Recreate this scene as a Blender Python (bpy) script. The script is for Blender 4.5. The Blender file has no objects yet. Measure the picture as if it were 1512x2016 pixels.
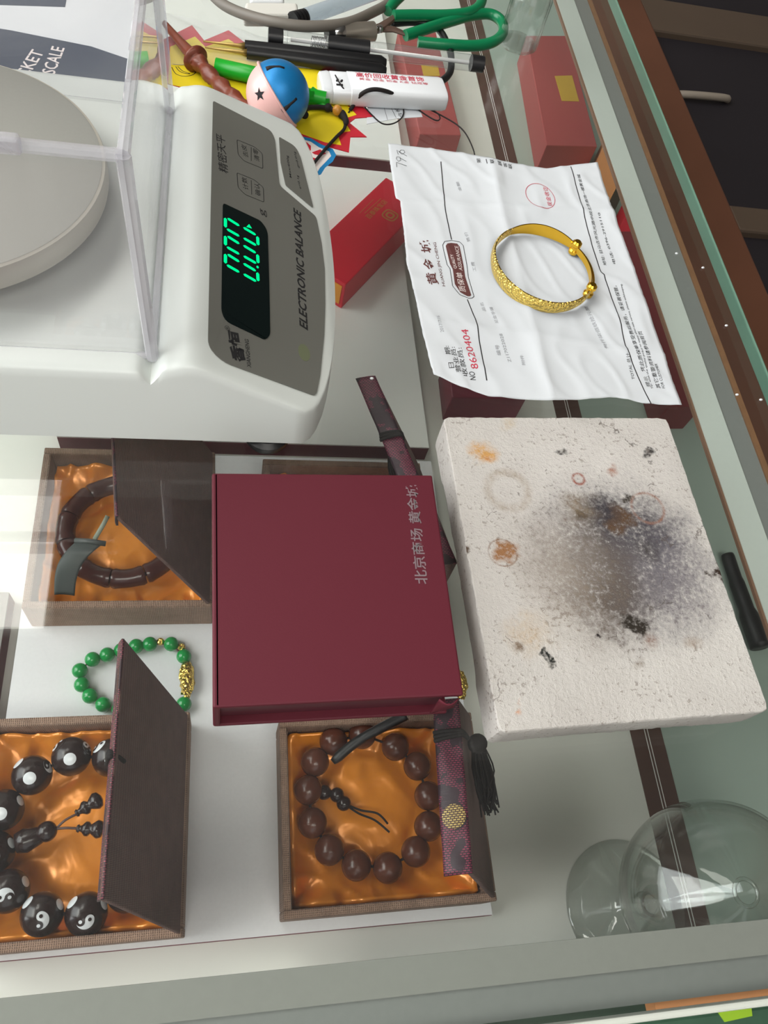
import bpy, bmesh, math, random
from mathutils import Vector, Matrix, noise
from mathutils.geometry import tessellate_polygon
random.seed(7)
S = bpy.context.scene
COL = S.collection
PI = math.pi

# ------------------------------------------------------------------ camera
# millimetres on paper, metres in the scene; glass counter top is z = 0, the camera 305 mm above it
FPX, CAMH = 1540.0, 305.0
ROT = ((0.9797, -0.0131, -0.2000), (-0.0857, 0.8747, -0.4771), (0.1812, 0.4846, 0.8558))
R3 = Matrix(ROT)
def W(px, py, z=0.0):
    d = R3 @ Vector((px-756, 1008-py, -FPX))
    k = (z-CAMH)/d.z
    return Vector((d.x*k, d.y*k, z))
def Wp(px, py, P, n):
    d = R3 @ Vector((px-756, 1008-py, -FPX)); C = Vector((0, 0, CAMH))
    return C + d*((P-C).dot(n)/d.dot(n))
cam = bpy.data.objects.new('camera', bpy.data.cameras.new('camera'))
COL.objects.link(cam)
cam.matrix_world = Matrix.Translation((0, 0, CAMH*.001)) @ R3.to_4x4()
cam.data.sensor_fit = 'HORIZONTAL'; cam.data.sensor_width = 36; cam.data.lens = 36*FPX/1512
cam.data.clip_start = .005
S.camera = cam
# ------------------------------------------------------------------ light
wd = bpy.data.worlds.new('world'); S.world = wd; wd.use_nodes = True
wd.node_tree.nodes['Background'].inputs[0].default_value = (.80, .88, 1, 1)
wd.node_tree.nodes['Background'].inputs[1].default_value = .35
def area(name, loc, aim, sx, sy, power, col):
    l = bpy.data.lights.new(name, 'AREA'); l.shape = 'RECTANGLE'; l.size = sx; l.size_y = sy
    l.energy = power; l.color = col
    o = bpy.data.objects.new(name, l); COL.objects.link(o); o.location = loc
    o.rotation_euler = (Vector(aim)-Vector(loc)).to_track_quat('-Z', 'Y').to_euler()
    return o
area('window_daylight', (-1.9, .35, .85), (0, .35, .1), 1.9, 2.7, 84, (.97, .99, 1))
area('door_daylight', (.1, -1.5, .8), (.1, 0, .2), 1.2, 1.9, 5, (1, .98, .95))
S.view_settings.view_transform = 'Standard'; S.view_settings.look = 'None'
S.view_settings.exposure = .02; S.view_settings.gamma = 1; S.view_settings.use_curve_mapping = False
S.cycles.transparent_max_bounces = 48; S.cycles.max_bounces = 14; S.cycles.caustics_reflective = False; S.cycles.caustics_refractive = False

# ------------------------------------------------------------------ materials
def lin(c): return tuple((v/12.92 if v <= .04045 else ((v+.055)/1.055)**2.4) for v in (x/255 for x in c))
class N:
    def __init__(s, name):
        s.m = bpy.data.materials.new(name); s.m.use_nodes = True; s.t = s.m.node_tree; s.t.nodes.clear()
        s.out = s.t.nodes.new('ShaderNodeOutputMaterial')
    def n(s, typ, inp={}, **kw):
        x = s.t.nodes.new('ShaderNode'+typ)
        for k, v in kw.items(): setattr(x, k, v)
        for k, v in inp.items():
            if hasattr(v, 'is_output') or isinstance(v, bpy.types.NodeSocket): s.t.links.new(v, x.inputs[k])
            else: x.inputs[k].default_value = v
        return x
    def math(s, op, a, b=0.0, c=0.0, clamp=False):
        return s.n('Math', {0: a, 1: b, 2: c}, operation=op, use_clamp=clamp).outputs[0]
    def mix(s, f, a, b):
        x = s.n('Mix', data_type='RGBA')
        for i, v in ((0, f), (6, a), (7, b)):
            if isinstance(v, bpy.types.NodeSocket): s.t.links.new(v, x.inputs[i])
            else: x.inputs[i].default_value = v if i == 0 else (*v[:3], 1)
        return x.outputs[2]
    def surf(s, sock): s.t.links.new(sock, s.out.inputs[0]); return s.m
MATS = {}
def pbr(name, c, rough=.5, metal=0, spec=.5, var=0, vscale=60, bump=0, bscale=300, bdist=.0003, sheen=0, coat=0, trans=0, sss=0, aniso=0):
    if name in MATS: return MATS[name]
    a = N(name); col = lin(c)
    p = a.n('BsdfPrincipled', {'Base Color': (*col, 1), 'Roughness': rough, 'Metallic': metal, 'Specular IOR Level': spec,
        'Sheen Weight': sheen, 'Coat Weight': coat, 'Transmission Weight': trans, 'Subsurface Weight': sss})
    if sss: p.inputs['Subsurface Scale'].default_value = .003; p.inputs['Subsurface Radius'].default_value = (1, 1, 1)
    if aniso: p.inputs['Anisotropic'].default_value = aniso
    if var or bump:
        tc = a.n('TexCoord').outputs['Object']
    if var:
        nz = a.n('TexNoise', {'Vector': tc, 'Scale': vscale, 'Detail': 5}).outputs[0]
        f = a.math('MULTIPLY', a.math('SUBTRACT', nz, .5), 2*var)
        f = a.math('ADD', f, 1)
        vm = a.n('VectorMath', {0: (*col,), 1: (1, 1, 1)}, operation='MULTIPLY')
        cb = a.n('CombineXYZ', {0: f, 1: f, 2: f}); a.t.links.new(cb.outputs[0], vm.inputs[1])
        a.t.links.new(vm.outputs[0], p.inputs['Base Color'])
    if bump:
        nb = a.n('TexNoise', {'Vector': tc, 'Scale': bscale, 'Detail': 4}).outputs[0]
        b = a.n('Bump', {'Height': nb, 'Strength': bump, 'Distance': bdist})
        a.t.links.new(b.outputs[0], p.inputs['Normal'])
    MATS[name] = a.surf(p.outputs[0]); return MATS[name]
def glassy(name, tint, f0=.04, haze=0.0, hazecol=(.8, .82, .85), edge=0.0, edgecol=(.5, .5, .5), rough=0.0, power=5.0):
    """thin clear sheet: transparent, mirror-like by viewing angle, a little dust haze"""
    a = N(name)
    fc = a.n('LayerWeight', {'Blend': .5}).outputs['Facing']
    F = a.math('ADD', a.math('MULTIPLY', a.math('POWER', fc, power), 1-f0), f0)
    tcol = (*tint, 1)
    if edge:
        e = a.math('MULTIPLY', a.math('POWER', fc, 3.0), edge, clamp=True)
        tcol = a.mix(e, tint, edgecol)
    tr = a.n('BsdfTransparent', {'Color': tcol})
    gl = a.n('BsdfGlossy', {'Color': (1, 1, 1, 1), 'Roughness': rough})
    m1 = a.n('MixShader', {0: F, 1: tr.outputs[0], 2: gl.outputs[0]}).outputs[0]
    if haze:
        nz = a.n('TexNoise', {'Vector': a.n('TexCoord').outputs['Object'], 'Scale': 14, 'Detail': 3}).outputs[0]
        h = a.math('MULTIPLY', nz, haze*2)
        df = a.n('BsdfDiffuse', {'Color': (*hazecol, 1)})
        m1 = a.n('MixShader', {0: h, 1: m1, 2: df.outputs[0]}).outputs[0]
    return a.surf(m1)
def emit(name, c, st):
    a = N(name); return a.surf(a.n('Emission', {'Color': (*lin(c), 1), 'Strength': st}).outputs[0])
def linen(name, c1, c2, scale=330):
    a = N(name); tc = a.n('TexCoord').outputs['Object']
    w1 = a.n('TexWave', {'Vector': tc, 'Scale': scale, 'Distortion': .7, 'Detail': 2, 'Detail Scale': 1.5}, bands_direction='X').outputs[1]
    w2 = a.n('TexWave', {'Vector': tc, 'Scale': scale, 'Distortion': .7, 'Detail': 2, 'Detail Scale': 1.5}, bands_direction='Y').outputs[1]
    w3 = a.n('TexWave', {'Vector': tc, 'Scale': scale, 'Distortion': .7, 'Detail': 2}, bands_direction='Z').outputs[1]
    h = a.math('MAXIMUM', a.math('MULTIPLY', w1, w2), a.math('MULTIPLY', w3, a.math('MAXIMUM', w1, w2)))
    nz = a.n('TexNoise', {'Vector': tc, 'Scale': 120, 'Detail': 4}).outputs[0]
    col = a.mix(a.math('MULTIPLY', a.math('ADD', h, nz), .6, clamp=True), lin(c1), lin(c2))
    b = a.n('Bump', {'Height': h, 'Strength': .8, 'Distance': .0005})
    p = a.n('BsdfPrincipled', {'Base Color': col, 'Roughness': .85, 'Specular IOR Level': .25, 'Sheen Weight': .1, 'Normal': b.outputs[0]})
    return a.surf(p.outputs[0])
def brocade(name, c1, c2, thr=.42):
    a = N(name); tc = a.n('TexCoord').outputs['Object']
    mp = a.n('Mapping', {'Vector': tc, 'Scale': (1000, 1000, 1000)}).outputs[0]
    br = a.n('TexBrick', {'Vector': mp, 'Color1': (1, 1, 1, 1), 'Color2': (.6, .6, .6, 1), 'Mortar': (0, 0, 0, 1), 'Scale': 1.0,
                          'Mortar Size': .22, 'Brick Width': 1.5, 'Row Height': .85}).outputs[0]
    nz = a.n('TexNoise', {'Vector': tc, 'Scale': 90, 'Detail': 2}).outputs[0]
    big = a.math('GREATER_THAN', nz, thr)
    col = a.mix(a.math('MULTIPLY', br, big), lin(c1), lin(c2))
    b = a.n('Bump', {'Height': br, 'Strength': .6, 'Distance': .0003})
    p = a.n('BsdfPrincipled', {'Base Color': col, 'Roughness': .5, 'Normal': b.outputs[0]})
    return a.surf(p.outputs[0])

M_glass = glassy('counter_glass', (.972, .985, .978), .04, .003)
M_glassedge = pbr('glass_edge', (104, 140, 122), .25, 0, .6, .15, 40)
M_acryl = glassy('clear_acrylic', (.955, .955, .96), .045, .06)
M_acredge = glassy('acrylic_edge', (.92, .92, .94), .08, .28, (.90, .89, .92))
M_clear = glassy('clear_plastic', (.93, .94, .94), .06, .05, edge=.5, edgecol=(.45, .46, .47))
M_sleeve = glassy('plastic_sleeve', (.93, .94, .94), .05, .16, (.86, .87, .88))
M_wine = glassy('goblet_glass', (.985, .993, .988), .04, .004, edge=.7, edgecol=(.5, .55, .52), power=4.5)
M_crystal = glassy('goblet_stem_glass', (.95, .965, .955), .08, .01, edge=.9, edgecol=(.4, .45, .42), power=3.4)
M_white = pbr('white_panel', (240, 240, 236), .55, var=.03, vscale=20)
M_floor = pbr('case_floor', (232, 232, 224), .5, var=.05, vscale=12)
M_floor2 = pbr('greenish_ledge', (172, 188, 177), .35, var=.05, vscale=12)
M_board = pbr('glitter_board', (238, 237, 239), .45, var=.05, vscale=900, bump=.25, bscale=1400, bdist=.0002)
M_burg = pbr('burgundy_side', (112, 58, 66), .6, var=.06)
M_alu = pbr('satin_aluminium', (208, 216, 209), .38, .15, var=.03, vscale=400)
M_alu2 = pbr('grey_aluminium', (136, 139, 136), .4, .15, var=.05, vscale=300)
M_alu3 = pbr('dull_aluminium', (146, 147, 141), .4, .1, var=.05, vscale=300)
M_wood = pbr('wood_trim', (132, 94, 64), .5, var=.25, vscale=150)
M_seam = pbr('brown_seam', (92, 66, 58), .5, var=.1, vscale=200)
M_abs = pbr('white_abs', (221, 226, 222), .32, spec=.5)
M_panel = pbr('grey_panel', (112, 112, 106), .42, var=.03, vscale=1500)
M_disp = pbr('display_window', (16, 26, 26), .25, spec=.2)
M_ink = pbr('black_ink', (34, 34, 36), .6)
M_greyink = pbr('grey_ink', (150, 152, 156), .7)
M_redink = pbr('red_ink', (196, 50, 74), .7)
M_brownink = pbr('brown_ink', (98, 56, 54), .7)
M_paperink = pbr('white_ink', (236, 226, 222), .7)
M_green = emit('green_led', (0, 255, 150), 1.15)
M_black = pbr('black_plastic', (22, 22, 24), .4)
M_blackcord = pbr('black_cord', (24, 18, 18), .8, bump=.4, bscale=3000)
M_paper = pbr('paper', (214, 218, 222), .8, var=.02, vscale=60, spec=.2)
M_gold = pbr('gold', (238, 188, 62), .24, 1, var=.06, vscale=300)
def hammered():
    a = N('hammered_gold'); tc = a.n('TexCoord').outputs['Object']
    v = a.n('TexVoronoi', {'Vector': tc, 'Scale': 620}).outputs[0]
    b = a.n('Bump', {'Height': v, 'Strength': 1, 'Distance': .0011})
    return a.surf(a.n('BsdfPrincipled', {'Base Color': (*lin((255, 220, 116)), 1), 'Roughness': .26, 'Metallic': 1, 'Normal': b.outputs[0]}).outputs[0])
M_goldtex = hammered()
M_steel = pbr('steel_pan', (158, 158, 152), .5, .55, var=.03, vscale=800)
M_steelrim = pbr('pan_rim', (206, 202, 190), .4, .2)
M_box = pbr('burgundy_paper', (92, 29, 42), .6, spec=.3, var=.04, vscale=1400, bump=.12, bscale=2500)
M_boxdark = pbr('burgundy_dark', (82, 28, 40), .6, var=.05, vscale=800)
M_silver = pbr('silver_foil', (178, 166, 170), .35, .7)
M_linen = linen('brown_linen', (84, 62, 52), (182, 150, 130))
M_linend = linen('cover_linen', (92, 66, 62), (140, 106, 98), 520)
M_broc = brocade('burgundy_brocade', (44, 22, 34), (150, 52, 82))
M_brocg = brocade('gold_brocade', (70, 40, 30), (226, 196, 110), thr=0)
M_wood1 = pbr('dark_rosewood', (92, 50, 36), .24, var=.5, vscale=130)
M_wood2 = pbr('black_wood', (40, 26, 25), .2, var=.3, vscale=60)
M_wood3 = pbr('carved_brown', (118, 58, 40), .4, var=.3, vscale=200)
M_amber = pbr('dark_horn', (70, 34, 30), .18, var=.3, vscale=50)
M_jade = pbr('green_jade', (8, 150, 70), .1, var=.12, vscale=120, sss=.35, spec=.6)
M_blue = pbr('glitter_blue', (28, 130, 196), .35, .35, var=.12, vscale=2500, bump=.3, bscale=3500)
M_pink = pbr('pale_pink', (240, 190, 186), .35, .1)
M_darkhole = pbr('dark_hole', (18, 12, 18), .7)
M_yellow = pbr('yellow_card', (232, 208, 24), .55)
M_redcard = pbr('red_card', (200, 34, 52), .55)
M_bluecard = pbr('blue_card', (22, 130, 190), .55)
M_lighter = pbr('white_gloss', (228, 231, 234), .25, coat=.3)
M_greenpl = pbr('green_plastic', (20, 152, 36), .35, spec=.4)
M_vinyl = pbr('green_vinyl', (6, 116, 72), .3, spec=.5)
M_rust = pbr('rusty_steel', (92, 72, 62), .6, .4, var=.35, vscale=150)
M_chrome = pbr('chrome', (205, 205, 205), .12, 1)
M_cable = pbr('grey_cable', (112, 106, 98), .5)
M_charger = pbr('off_white_plastic', (216, 214, 206), .4)
M_navy = pbr('navy_print', (58, 66, 84), .55)
M_red1 = pbr('bright_red_card', (214, 34, 56), .4, coat=.2)
M_red2 = pbr('dusty_red_card', (168, 82, 80), .5, var=.05)
M_red3 = pbr('maroon_card', (124, 50, 54), .45, var=.05)
M_red4 = pbr('wine_card', (124, 44, 62), .45, var=.05)
M_label = pbr('mustard_label', (200, 162, 64), .6, var=.08)
M_orange = pbr('orange_panel', (226, 150, 52), .5)
M_kraft = pbr('kraft_orange', (214, 146, 92), .6, var=.08)
M_olive = pbr('olive_grey', (98, 92, 78), .6, var=.1)
M_grey = pbr('strap_grey', (72, 78, 76), .5)
M_amberbead = pbr('amber_bead', (196, 136, 54), .35)
def satin():
    a = N('orange_satin'); tc = a.n('TexCoord').outputs['Object']
    nz = a.n('TexNoise', {'Vector': tc, 'Scale': 38, 'Detail': 3, 'Distortion': .6}).outputs[0]
    b = a.n('Bump', {'Height': nz, 'Strength': .22, 'Distance': .006})
    p = a.n('BsdfPrincipled', {'Base Color': (*lin((255, 156, 48)), 1), 'Roughness': .27, 'Metallic': .22, 'Specular IOR Level': .8, 'Normal': b.outputs[0]})
    return a.surf(p.outputs[0])
M_satin = satin()
def firebrick(cx, cy):
    """chalky white soldering block with scorch marks where the flame stood"""
    a = N('scorched_block'); tc = a.n('TexCoord').outputs['Object']
    ds = a.n('TexNoise', {'Vector': tc, 'Scale': 90, 'Detail': 5}); 
    off = a.n('VectorMath', {0: ds.outputs[1], 1: (.5, .5, .5)}, operation='SUBTRACT').outputs[0]
    off = a.n('VectorMath', {0: off, 'Scale': .018}, operation='SCALE').outputs[0]
    v = a.n('VectorMath', {0: tc, 1: off}, operation='ADD').outputs[0]
    base = a.n('TexNoise', {'Vector': tc, 'Scale': 25, 'Detail': 6}).outputs[0]
    col = a.mix(base, lin((186, 180, 174)), lin((224, 220, 214)))
    fine = a.n('TexNoise', {'Vector': tc, 'Scale': 420, 'Detail': 6, 'Roughness': .7}).outputs[0]
    mid = a.n('TexNoise', {'Vector': tc, 'Scale': 60, 'Detail': 4}).outputs[0]
    sp = a.math('MULTIPLY', a.math('GREATER_THAN', a.math('ADD', fine, a.math('MULTIPLY', mid, .35)), .787), .5)
    col = a.mix(sp, col, lin((120, 104, 92)))
    geo = a.n('NewGeometry').outputs['Normal']
    nzt = a.n('SeparateXYZ', {0: geo}).outputs[2]
    top = a.math('GREATER_THAN', nzt, .5)
    grain = a.math('ADD', a.math('MULTIPLY', a.math('SUBTRACT', fine, .5), 4.2), a.math('MULTIPLY_ADD', mid, 1.8, .1))
    def spot(px, py, r, c, st, ring=0.0, soft=1.0, warp=True):
        nonlocal col
        warp = warp and not ring
        q = W(px, py, 19)
        P = ((q.x-cx)*.001, (q.y-cy)*.001, .019)
        d = a.n('VectorMath', {0: v if warp else tc, 1: P}, operation='DISTANCE').outputs[1]
        dn = a.math('DIVIDE', d, r*.001)
        if ring: f = a.math('SUBTRACT', 1, a.math('DIVIDE', a.math('ABSOLUTE', a.math('SUBTRACT', dn, 1)), ring), clamp=True)
        else: f = a.math('MULTIPLY', a.math('SUBTRACT', 1, dn), soft, clamp=True)
        f = a.math('MULTIPLY', f, st)
        f = a.math('MULTIPLY', f, grain, clamp=True)
        col = a.mix(a.math('MULTIPLY', f, top, clamp=True), col, lin(c))
    soot = (66, 62, 66)
    for args in ((1225, 1100, 50, (92, 88, 94), .95), (1195, 1060, 26, soot, 1.0), (1290, 1085, 30, (100, 97, 104), .95), (1205, 1165, 24, soot, .95, 0, 1.4),
                 (1150, 1150, 36, (150, 134, 116), .5), (1090, 1090, 30, (160, 150, 140), .45), (1330, 1150, 30, (126, 120, 124), .55), (1255, 1030, 20, soot, .6),
                 (1215, 1020, 8, (96, 74, 56), .9, 0, 2), (1180, 1005, 9, soot, .75, 0, 1.6), (1145, 1015, 5, (48, 40, 36), .9, 0, 2), (1247, 1227, 5.5, (52, 46, 40), 1, 0, 2.5),
                 (1280, 1262, 7, (140, 112, 98), .7, 0, 1.5), (952, 893, 8.5, (206, 158, 96), .8, 0, 1.3), (957, 905, 4, (196, 128, 66), .6), (990, 1088, 7, (156, 112, 76), .9, 0, 1.8), (990, 1088, 6.4, (128, 92, 66), .5, .1, 1),
                 (1000, 965, 9.5, (176, 164, 150), .7, .32, 1), (1045, 1250, 13, (196, 174, 146), .65), (1107, 896, 3, (82, 78, 74), .95, 0, 2), (1276, 893, 3.6, (70, 66, 64), .95, 0, 1.8),
                 (1139, 943, 2.8, (150, 84, 66), .9, .4, 1), (1241, 982, 3, (64, 58, 50), 1, 0, 2), (1140, 1000, 12, (150, 132, 108), .5), (1200, 923, 3.4, (170, 128, 110), .8, 0, 1.5), (1275, 1000, 8, (150, 108, 90), .7, .14, 1), (925, 1085, 4, (90, 72, 58), .9, 0, 2),
                 (1077, 1296, 2.4, (40, 42, 38), 1, 0, 3), (1174, 1240, 2.4, (46, 40, 40), 1, 0, 3), (1034, 1392, 3, (206, 138, 92), .9, 0, 1.6), (1018, 1268, 3, (130, 112, 96), .8, 0, 1.5), (1258, 1300, 3.4, (140, 126, 112), .7), (1356, 1265, 5.5, (164, 146, 130), .7),
                 (1410, 1126, 3.6, (58, 44, 36), 1, 0, 2.2), (1400, 1127, 2.4, (58, 44, 36), 1, 0, 2.2), (1120, 1085, 3, (110, 106, 102), .8), (1060, 1075, 4, (140, 132, 124), .6), (1000, 832, 6, (200, 176, 138), .5), (1270, 1085, 8, (64, 58, 50), .6)):
        spot(*args)
    # hairline crack
    vor = a.n('TexVoronoi', {'Vector': v, 'Scale': 9}, feature='DISTANCE_TO_EDGE').outputs[0]
    ck = a.math('MULTIPLY', a.math('LESS_THAN', vor, .002), a.math('MULTIPLY', top, a.math('GREATER_THAN', mid, .57)))
    col = a.mix(a.math('MULTIPLY', ck, .6), col, lin((90, 80, 74)))
    hb = a.math('ADD', a.math('MULTIPLY', fine, .7), a.math('MULTIPLY', mid, .3))
    b = a.n('Bump', {'Height': hb, 'Strength': .9, 'Distance': .0018})
    p = a.n('BsdfPrincipled', {'Base Color': col, 'Roughness': .9, 'Specular IOR Level': .2, 'Normal': b.outputs[0]})
    return a.surf(p.outputs[0])

# ------------------------------------------------------------------ mesh helpers (mm)
class MB:
    def __init__(s): s.v = []; s.f = []
    def add(s, vs, fs):
        k = len(s.v); s.v += [Vector(x) for x in vs]; s.f += [tuple(i+k for i in f) for f in fs]; return s
    def box(s, x0, x1, y0, y1, z0, z1):
        return s.add([(x0,y0,z0),(x1,y0,z0),(x1,y1,z0),(x0,y1,z0),(x0,y0,z1),(x1,y0,z1),(x1,y1,z1),(x0,y1,z1)],
                     [(3,2,1,0),(4,5,6,7),(0,1,5,4),(1,2,6,5),(2,3,7,6),(3,0,4,7)])
    def hexa(s, b, t): return s.add(list(b)+list(t), [(3,2,1,0),(4,5,6,7),(0,1,5,4),(1,2,6,5),(2,3,7,6),(3,0,4,7)])
    def prism(s, poly, z0, z1):
        n = len(poly)
        vs = [(p[0], p[1], z0) for p in poly]+[(p[0], p[1], z1) for p in poly]
        return s.add(vs, [tuple(range(n-1, -1, -1)), tuple(range(n, 2*n))]+[(i, (i+1) % n, n+(i+1) % n, n+i) for i in range(n)])
    def slab(s, poly, n, t):
        n = Vector(n).normalized(); k = len(poly)
        vs = [Vector(p) for p in poly]+[Vector(p)+n*t for p in poly]
        return s.add(vs, [tuple(range(k-1, -1, -1)), tuple(range(k, 2*k))]+[(i, (i+1) % k, k+(i+1) % k, k+i) for i in range(k)])
    def tube(s, path, r, seg=10, cap=True, flat=1.0, closed=False):
        path = [Vector(p) for p in path]; n = len(path)
        rs = r if isinstance(r, (list, tuple)) else [r]*n
        k = len(s.v); up = Vector((0, 0, 1))
        for i, p in enumerate(path):
            t = (path[(i+1) % n]-path[i-1]) if closed else (path[min(i+1, n-1)]-path[max(i-1, 0)])
            t.normalize()
            a = t.cross(up)
            if a.length < .1: a = t.cross(Vector((0, 1, 0)))
            a.normalize(); b = a.cross(t)
            for j in range(seg):
                q = 2*PI*j/seg; s.v.append(p+a*(rs[i]*math.cos(q))+b*(rs[i]*flat*math.sin(q)))
        m = n if closed else n-1
        for i in range(m):
            for j in range(seg):
                i2 = (i+1) % n
                s.f.append((k+i*seg+j, k+i*seg+(j+1) % seg, k+i2*seg+(j+1) % seg, k+i2*seg+j))
        if cap and not closed:
            s.f.append(tuple(k+j for j in range(seg-1, -1, -1))); s.f.append(tuple(k+(n-1)*seg+j for j in range(seg)))
        return s
    def sphere(s, c, r, nu=20, nv=12, sq=(1, 1, 1), M=None):
        c = Vector(c); k = len(s.v)
        def pt(x): 
            x = Vector((x[0]*sq[0], x[1]*sq[1], x[2]*sq[2]))*r
            return c+(M @ x if M else x)
        s.v.append(pt((0, 0, 1)))
        for i in range(1, nv):
            t = PI*i/nv
            for j in range(nu):
                q = 2*PI*j/nu; s.v.append(pt((math.sin(t)*math.cos(q), math.sin(t)*math.sin(q), math.cos(t))))
        s.v.append(pt((0, 0, -1))); e = len(s.v)-1
        for j in range(nu): s.f.append((k, k+1+j, k+1+(j+1) % nu))
        for i in range(nv-2):
            for j in range(nu):
                x = k+1+i*nu; s.f.append((x+j, x+nu+j, x+nu+(j+1) % nu, x+(j+1) % nu))
        for j in range(nu): x = k+1+(nv-2)*nu; s.f.append((e, x+(j+1) % nu, x+j))
        return s
    def lathe(s, c, prof, seg=48, M=None):
        """prof: (radius, height) pairs about an axis through c"""
        c = Vector(c); k = len(s.v); n = len(prof)
        for (r, z) in prof:
            for j in range(seg):
                q = 2*PI*j/seg; x = Vector((r*math.cos(q), r*math.sin(q), z)); s.v.append(c+(M @ x if M else x))
        for i in range(n-1):
            for j in range(seg): s.f.append((k+i*seg+j, k+i*seg+(j+1) % seg, k+(i+1)*seg+(j+1) % seg, k+(i+1)*seg+j))
        return s
    def grid(s, fn, nu, nv):
        k = len(s.v)
        for i in range(nu+1):
            for j in range(nv+1): s.v.append(Vector(fn(i/nu, j/nv)))
        for i in range(nu):
            for j in range(nv):
                a = k+i*(nv+1)+j; s.f.append((a, a+nv+1, a+nv+2, a+1))
        return s
def tag(o, label, cat, group=None):
    o['label'] = label; o['category'] = cat
    if group: o['group'] = group
    return o
def thing(name, label, cat, base, group=None, kind=None):
    o = bpy.data.objects.new(name, None); COL.objects.link(o); o.location = Vector(base)*.001; o.empty_display_size = .01
    o['base'] = list(base)
    if kind: o['kind'] = kind
    if label: tag(o, label, cat, group)
    BASE[o.name] = Vector(base)
    return o
BASE = {}
def part(name, mb, mat, parent=None, smooth=False, bevel=0, seg=2, base=None, label=None, sub=0, solid=0):
    b = Vector(base) if base else (BASE[parent.name] if parent else Vector((0, 0, 0)))
    me = bpy.data.meshes.new(name)
    me.from_pydata([(v-b)*.001 for v in mb.v], [], mb.f); me.validate(); me.update()
    bm = bmesh.new(); bm.from_mesh(me); bmesh.ops.recalc_face_normals(bm, faces=bm.faces); bm.to_mesh(me); bm.free()
    me.materials.append(mat)
    o = bpy.data.objects.new(name, me); COL.objects.link(o)
    if parent:
        o.parent = parent
        if base: o.location = (b-BASE[parent.name])*.001
    else: o.location = b*.001
    BASE[o.name] = b
    if smooth:
        for p in me.polygons: p.use_smooth = True
        if smooth == 'auto':
            me.set_sharp_from_angle(angle=math.radians(38))
    if solid: 
        m = o.modifiers.new('Solid', 'SOLIDIFY'); m.thickness = solid*.001; m.offset = 0
    if bevel:
        m = o.modifiers.new('Bevel', 'BEVEL'); m.width = bevel*.001; m.segments = seg; m.limit_method = 'ANGLE'; m.angle_limit = .6
    if sub:
        m = o.modifiers.new('Sub', 'SUBSURF'); m.levels = sub; m.render_levels = sub
    if label: o['label'] = label
    return o
def lone(name, mb, mat, label, cat, base, group=None, **kw):
    o = part(name, mb, mat, None, base=base, **kw); return tag(o, label, cat, group)
_tc = {}
def glyphs(s, bold=0.0, shear=0.0):
    key = (s, bold, shear)
    if key not in _tc:
        c = bpy.data.curves.new('t', 'FONT'); c.body = s; c.size = 1; c.offset = bold; c.shear = shear; c.resolution_u = 2
        o = bpy.data.objects.new('t', c); COL.objects.link(o)
        dg = bpy.context.evaluated_depsgraph_get(); me = bpy.data.meshes.new_from_object(o.evaluated_get(dg))
        vs = [(v.co.x, v.co.y) for v in me.vertices]; fs = [tuple(p.vertices) for p in me.polygons]
        bpy.data.objects.remove(o); bpy.data.curves.remove(c); bpy.data.meshes.remove(me)
        if not vs: vs = [(0, 0), (1, 0), (1, 1)]; fs = []
        x0 = min(v[0] for v in vs); x1 = max(v[0] for v in vs); y0 = min(v[1] for v in vs); y1 = max(v[1] for v in vs)
        _tc[key] = ([((x-x0)/max(x1-x0, 1e-6), (y-y0)/max(y1-y0, 1e-6)) for x, y in vs], fs, (x1-x0)/max(y1-y0, 1e-6))
    return _tc[key]
def text(mb, s, P0, P1, h, n=(0, 0, 1), lift=.12, zf=None, bold=0.0, shear=0.0):
    """letters stretched along P0 -> P1, h mm tall, on the plane of normal n (or laid on the surface zf)"""
    vs, fs, _ = glyphs(s, bold, shear); P0 = Vector(P0); P1 = Vector(P1); d = P1-P0; n = Vector(n).normalized()
    up = n.cross(d).normalized()*h
    out = []
    for x, y in vs:
        q = P0+d*x+up*y
        if zf: q.z = zf(q.x, q.y)+lift
        else: q += n*lift
        out.append(q)
    mb.add(out, fs)
def strip(mb, pts, wd, n=(0, 0, 1), lift=.12, zf=None, closed=False):
    pts = [Vector(p) for p in pts]; n = Vector(n)
    if zf:
        q = [pts[0]]
        for a, b in zip(pts, pts[1:]):
            k = max(1, int((b-a).length/1.5)); q += [a.lerp(b, (i+1)/k) for i in range(k)]
        pts = q
    m = len(pts); L = []; Rr = []
    for i, p in enumerate(pts):
        t = pts[(i+1) % m]-pts[i-1] if closed else pts[min(i+1, m-1)]-pts[max(i-1, 0)]
        s = n.cross(t).normalized()*(wd/2); L.append(p+s); Rr.append(p-s)
    vs = L+Rr
    for q in vs:
        if zf: q.z = zf(q.x, q.y)+lift
        else: q += n*lift
    k = m if closed else m-1
    mb.add(vs, [(m+i, m+(i+1) % m, (i+1) % m, i) for i in range(k)])
def smooth_path(pts, n=6):
    pts = [Vector(p) for p in pts]; out = []
    for i in range(len(pts)-1):
        p0 = pts[max(i-1, 0)]; p1 = pts[i]; p2 = pts[i+1]; p3 = pts[min(i+2, len(pts)-1)]
        for k in range(n):
            t = k/n
            out.append(.5*((2*p1)+(-p0+p2)*t+(2*p0-5*p1+4*p2-p3)*t*t+(-p0+3*p1-3*p2+p3)*t*t*t))
    out.append(pts[-1]); return out
def frame(zdir, xhint=(1, 0, 0)):
    z = Vector(zdir).normalized(); x = Vector(xhint); x = (x-z*x.dot(z)).normalized(); y = z.cross(x)
    return Matrix((x, y, z)).transposed()
def rod(name, p0, p1, r, mat, parent, seg=16, **kw):
    mb = MB(); mb.tube([p0, p1], r, seg); return part(name, mb, mat, parent, smooth='auto', **kw)
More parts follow.
